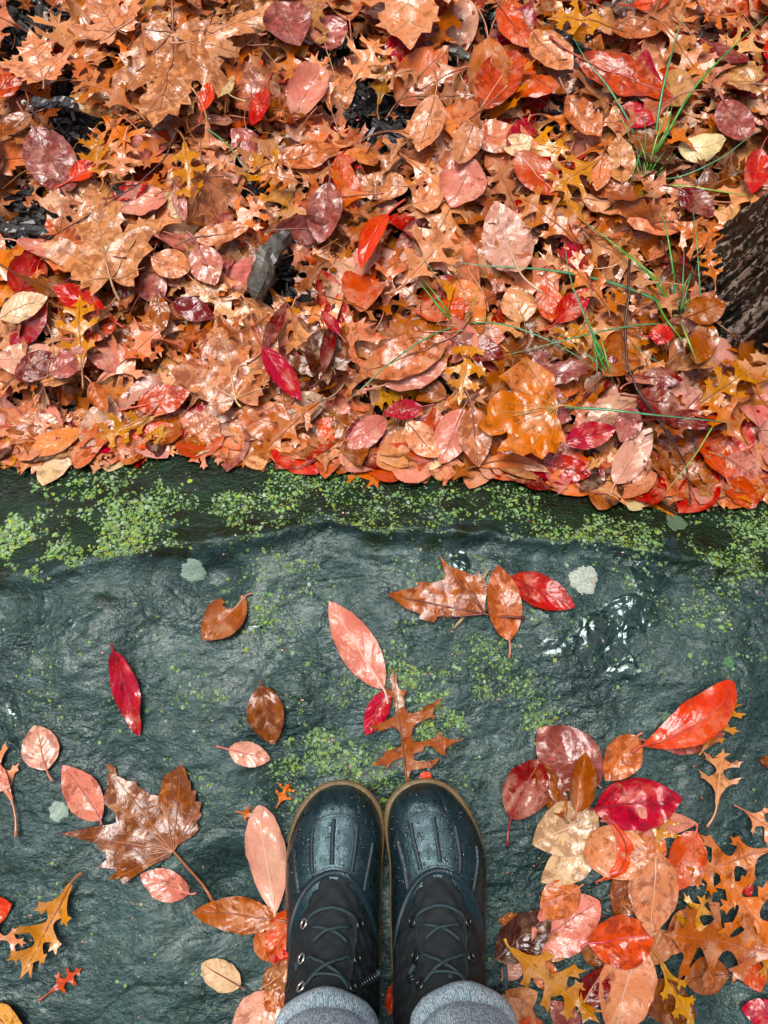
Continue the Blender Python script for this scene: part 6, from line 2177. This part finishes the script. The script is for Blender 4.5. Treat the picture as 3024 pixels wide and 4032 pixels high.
    (s1, t1), (s2, t2), (s3, t3) = rows
    lace([(s1, -t1, -.001), (s1 - .005, -t1 * .7, .005), (s1 - .012, 0, .0055), (s1, t1 * .7, .005), (s1 + .005, t1, -.001)], .0020)
    lace([(s1 + .05, -.34, .003), (s1 + .085, 0, .0045), (s1 + .125, .30, .003)])
    lace([(s1 + .05, .34, .003), (s1 + .085, 0, .0075), (s1 + .125, -.30, .003)])
    lace([(s2, -t2, -.001), (s2 + .02, -t2 * .6, .005), (s2 + .10, .03, .005), (s3, t3 * .8, .003)], .0018)
    lace([(s2, t2, -.001), (s2 + .02, t2 * .6, .005), (s2 + .10, -.03, .008), (s3, -t3 * .8, .003)], .0018)
    lace([(s3, -t3, -.001), (s3 - .02, -.2, .007), (s3 - .01, .2, .007), (s3 + .02, t3, .0)], .0015)

    # drops of rain on the rubber
    mb = MB()
    rg = random.Random(11 if sg > 0 else 12)
    for _ in range(520):
        d = rg.uniform(.006, .16)
        a = math.radians(rg.uniform(-66, 66))
        if d > .088 + .085 * (abs(math.degrees(a)) / 74) ** 1.7 - .004:
            continue
        r = rg.choice([.0006, .0008, .0010, .0014, .0019]) * rg.uniform(.8, 1.2)
        c = G(d, a)
        up = (G(d, a, .001) - c).normalized()
        u = up.cross(Vector((.3, 1, 0))).normalized()
        v = up.cross(u)
        el = rg.uniform(1, 1.7)
        vs = [c + up * r * .75]
        for k in range(2):
            rr, hh = ((.65, .5), (1, -.1))[k]
            vs += [c + (u * math.cos(q) + v * math.sin(q) * el) * r * rr + up * r * hh for q in [6.2832 * j / 8 for j in range(8)]]
        fs = [(0, 1 + j, 1 + (j + 1) % 8) for j in range(8)] + [(1 + j, 9 + j, 9 + (j + 1) % 8, 1 + (j + 1) % 8) for j in range(8)]
        mb.add(vs, fs)
    tag(mb.build('water_drops', M_DROP, boot), kind='stuff')
    return boot


Z_B = .006
yR = P(915, 1680, Z_B + .016).y
yL = P(735, 1684, Z_B + .016).y
BR = make_boot(1, .0480, .0600, yR, Z_B, 'boot on the picture\'s right, toe cap with pale raindrops')
BL = make_boot(-1, -.0500, -.0555, yL, Z_B, 'boot on the picture\'s left, with brighter silver eyelets')


def coil(pts, z, boot, r=.0045, turns=8, tip=True):
    """a lace end wound in a coil, its cord sticking out"""
    q = [P(a, b_, z_) - PL for (a, b_), z_ in zip(pts, z)]
    d = q[1] - q[0]
    L = d.length
    d.normalize()
    u = d.cross(Vector((0, 0, 1))).normalized()
    v = d.cross(u)
    mb = MB()
    n = turns * 12
    mb.tube([q[0] + d * L * i / n + (u * math.cos(i * 6.2832 / 12) + v * math.sin(i * 6.2832 / 12)) * r for i in range(n + 1)], .0014, 5)
    mb.tube([q[0], q[0] + d * L * .5, q[1]], r * .62, 7)
    mb.build('lace_coil', M_LACE2, boot)
    if tip and len(q) > 2:
        mb = MB()
        mb.tube([q[1] - d * .002, q[1] + d * .003, q[2]], [.0022, .0024, .0026], 7)
        mb.build('lace_tip', M_LACE, boot)


M_LACE2 = simple_mat('black_cord', (.008, .014, .017), .3, coat=.3)
coil([(1052, 2146), (1088, 2136), (1090, 2085)], (.10, .10, .10), BR, .0040, 6)
coil([(628, 2150), (640, 2118), (640, 2078)], (.10, .10, .10), BL, .0045, 5)
coil([(905, 2148), (888, 2105), (896, 2085)], (.115, .115, .118), BR, .0042, 7)
coil([(775, 2130), (812, 2108), (818, 2098)], (.115, .115, .118), BL, .0036, 7)
coil([(935, 2152), (962, 2120), (975, 2106)], (.135, .135, .138), BR, .0028, 5)


def trouser(sg, cx, front, name_label):
    """one knit trouser leg: a rolled hem resting on the boot, then the leg up to the hip"""
    f = P(front[0], front[1], .172)
    cy = f.y - .062
    mb = MB()
    na = 96
    # (height, radius x, radius y, shift y, shift x)
    rings = [(.168, .047, .050, 0, 0), (.160, .050, .054, 0, 0), (.156, .054, .059, 0, 0), (.159, .0575, .062, 0, 0), (.168, .0585, .063, 0, 0), (.180, .0575, .062, 0, 0), (.189, .0550, .059, 0, 0),
             (.1935, .0535, .057, 0, 0), (.196, .0545, .058, 0, 0), (.205, .0565, .061, 0, 0), (.225, .0580, .063, -.001, 0), (.26, .0590, .065, -.004, .0), (.32, .0610, .068, -.008, .002), (.42, .067, .074, -.010, .006),
             (.50, .070, .076, -.006, .010), (.60, .077, .084, -.008, .014), (.72, .086, .094, -.018, .018), (.84, .094, .105, -.03, .022), (.93, .090, .105, -.035, .012)]
    vs, fs, us = [], [], []
    ln = 0
    prev = None
    fine = []
    for i in range(len(rings) - 1):
        k = 2 if i < 11 else 10
        for j in range(k):
            t = j / k
            fine.append(tuple(rings[i][q] * (1 - t) + rings[i + 1][q] * t for q in range(5)))
    fine.append(rings[-1])
    for i, (z, rx, ry, sy, sx) in enumerate(fine):
        if prev:
            ln += math.hypot(z - prev[0], rx - prev[1])
        prev = (z, rx)
        for j in range(na + 1):
            th = 2 * math.pi * j / na
            wr = 1 + .022 * math.sin(th * 3 + z * 30 + sg) * min(1, (z - .15) * 12) + .012 * math.sin(th * 7 - z * 60)
            # the hem dips towards the sides and the heel
            dz = -.030 * (1 - math.sin(th)) * .5 * max(0, 1 - (z - .16) / .3) - .012 * math.cos(th) ** 2 * max(0, 1 - (z - .16) / .2)
            vs.append(Vector((cx + sg * sx + rx * (.95 if z < .4 else 1) * wr * math.cos(th), cy + sy + ry * wr * math.sin(th), z + dz)) - PL)
            us.append((j / na, ln / .36))
    for i in range(len(fine) - 1):
        for j in range(na):
            a = i * (na + 1) + j
            fs.append((a, a + 1, a + na + 2, a + na + 1))
    mb.add(vs, fs, uv=us)
    o = mb.build('trouser_leg', M_KNIT, person)
    o['label'] = name_label
    return o


trouser(1, .0760, (985, 2130), 'heather blue knit trouser leg over the right boot')
trouser(-1, -.0545, (715, 2143), 'heather blue knit trouser leg over the left boot')


def coat():
    """the dark coat above the trousers, seen only from beside or behind the camera"""
    mb = MB()
    rings = [(.88, .175, .125, -.40), (.95, .18, .13, -.40), (1.05, .165, .12, -.40), (1.2, .17, .125, -.41), (1.35, .195, .125, -.42), (1.44, .185, .105, -.42), (1.49, .09, .075, -.41), (1.52, .055, .06, -.40)]
    na = 32
    vs, fs = [], []
    for z, rx, ry, y in rings:
        for j in range(na):
            th = 6.2832 * j / na
            vs.append(Vector((rx * math.cos(th), y + ry * math.sin(th), z)) - PL)
    for i in range(len(rings) - 1):
        for j in range(na):
            l = (j + 1) % na
            fs.append((i * na + j, i * na + l, (i + 1) * na + l, (i + 1) * na + j))
    fs += [tuple(range(na))[::-1], tuple((len(rings) - 1) * na + j for j in range(na))]
    mb.add(vs, fs)
    mb.build('coat', simple_mat('dark_coat', (.02, .025, .03), .8), person)


coat()
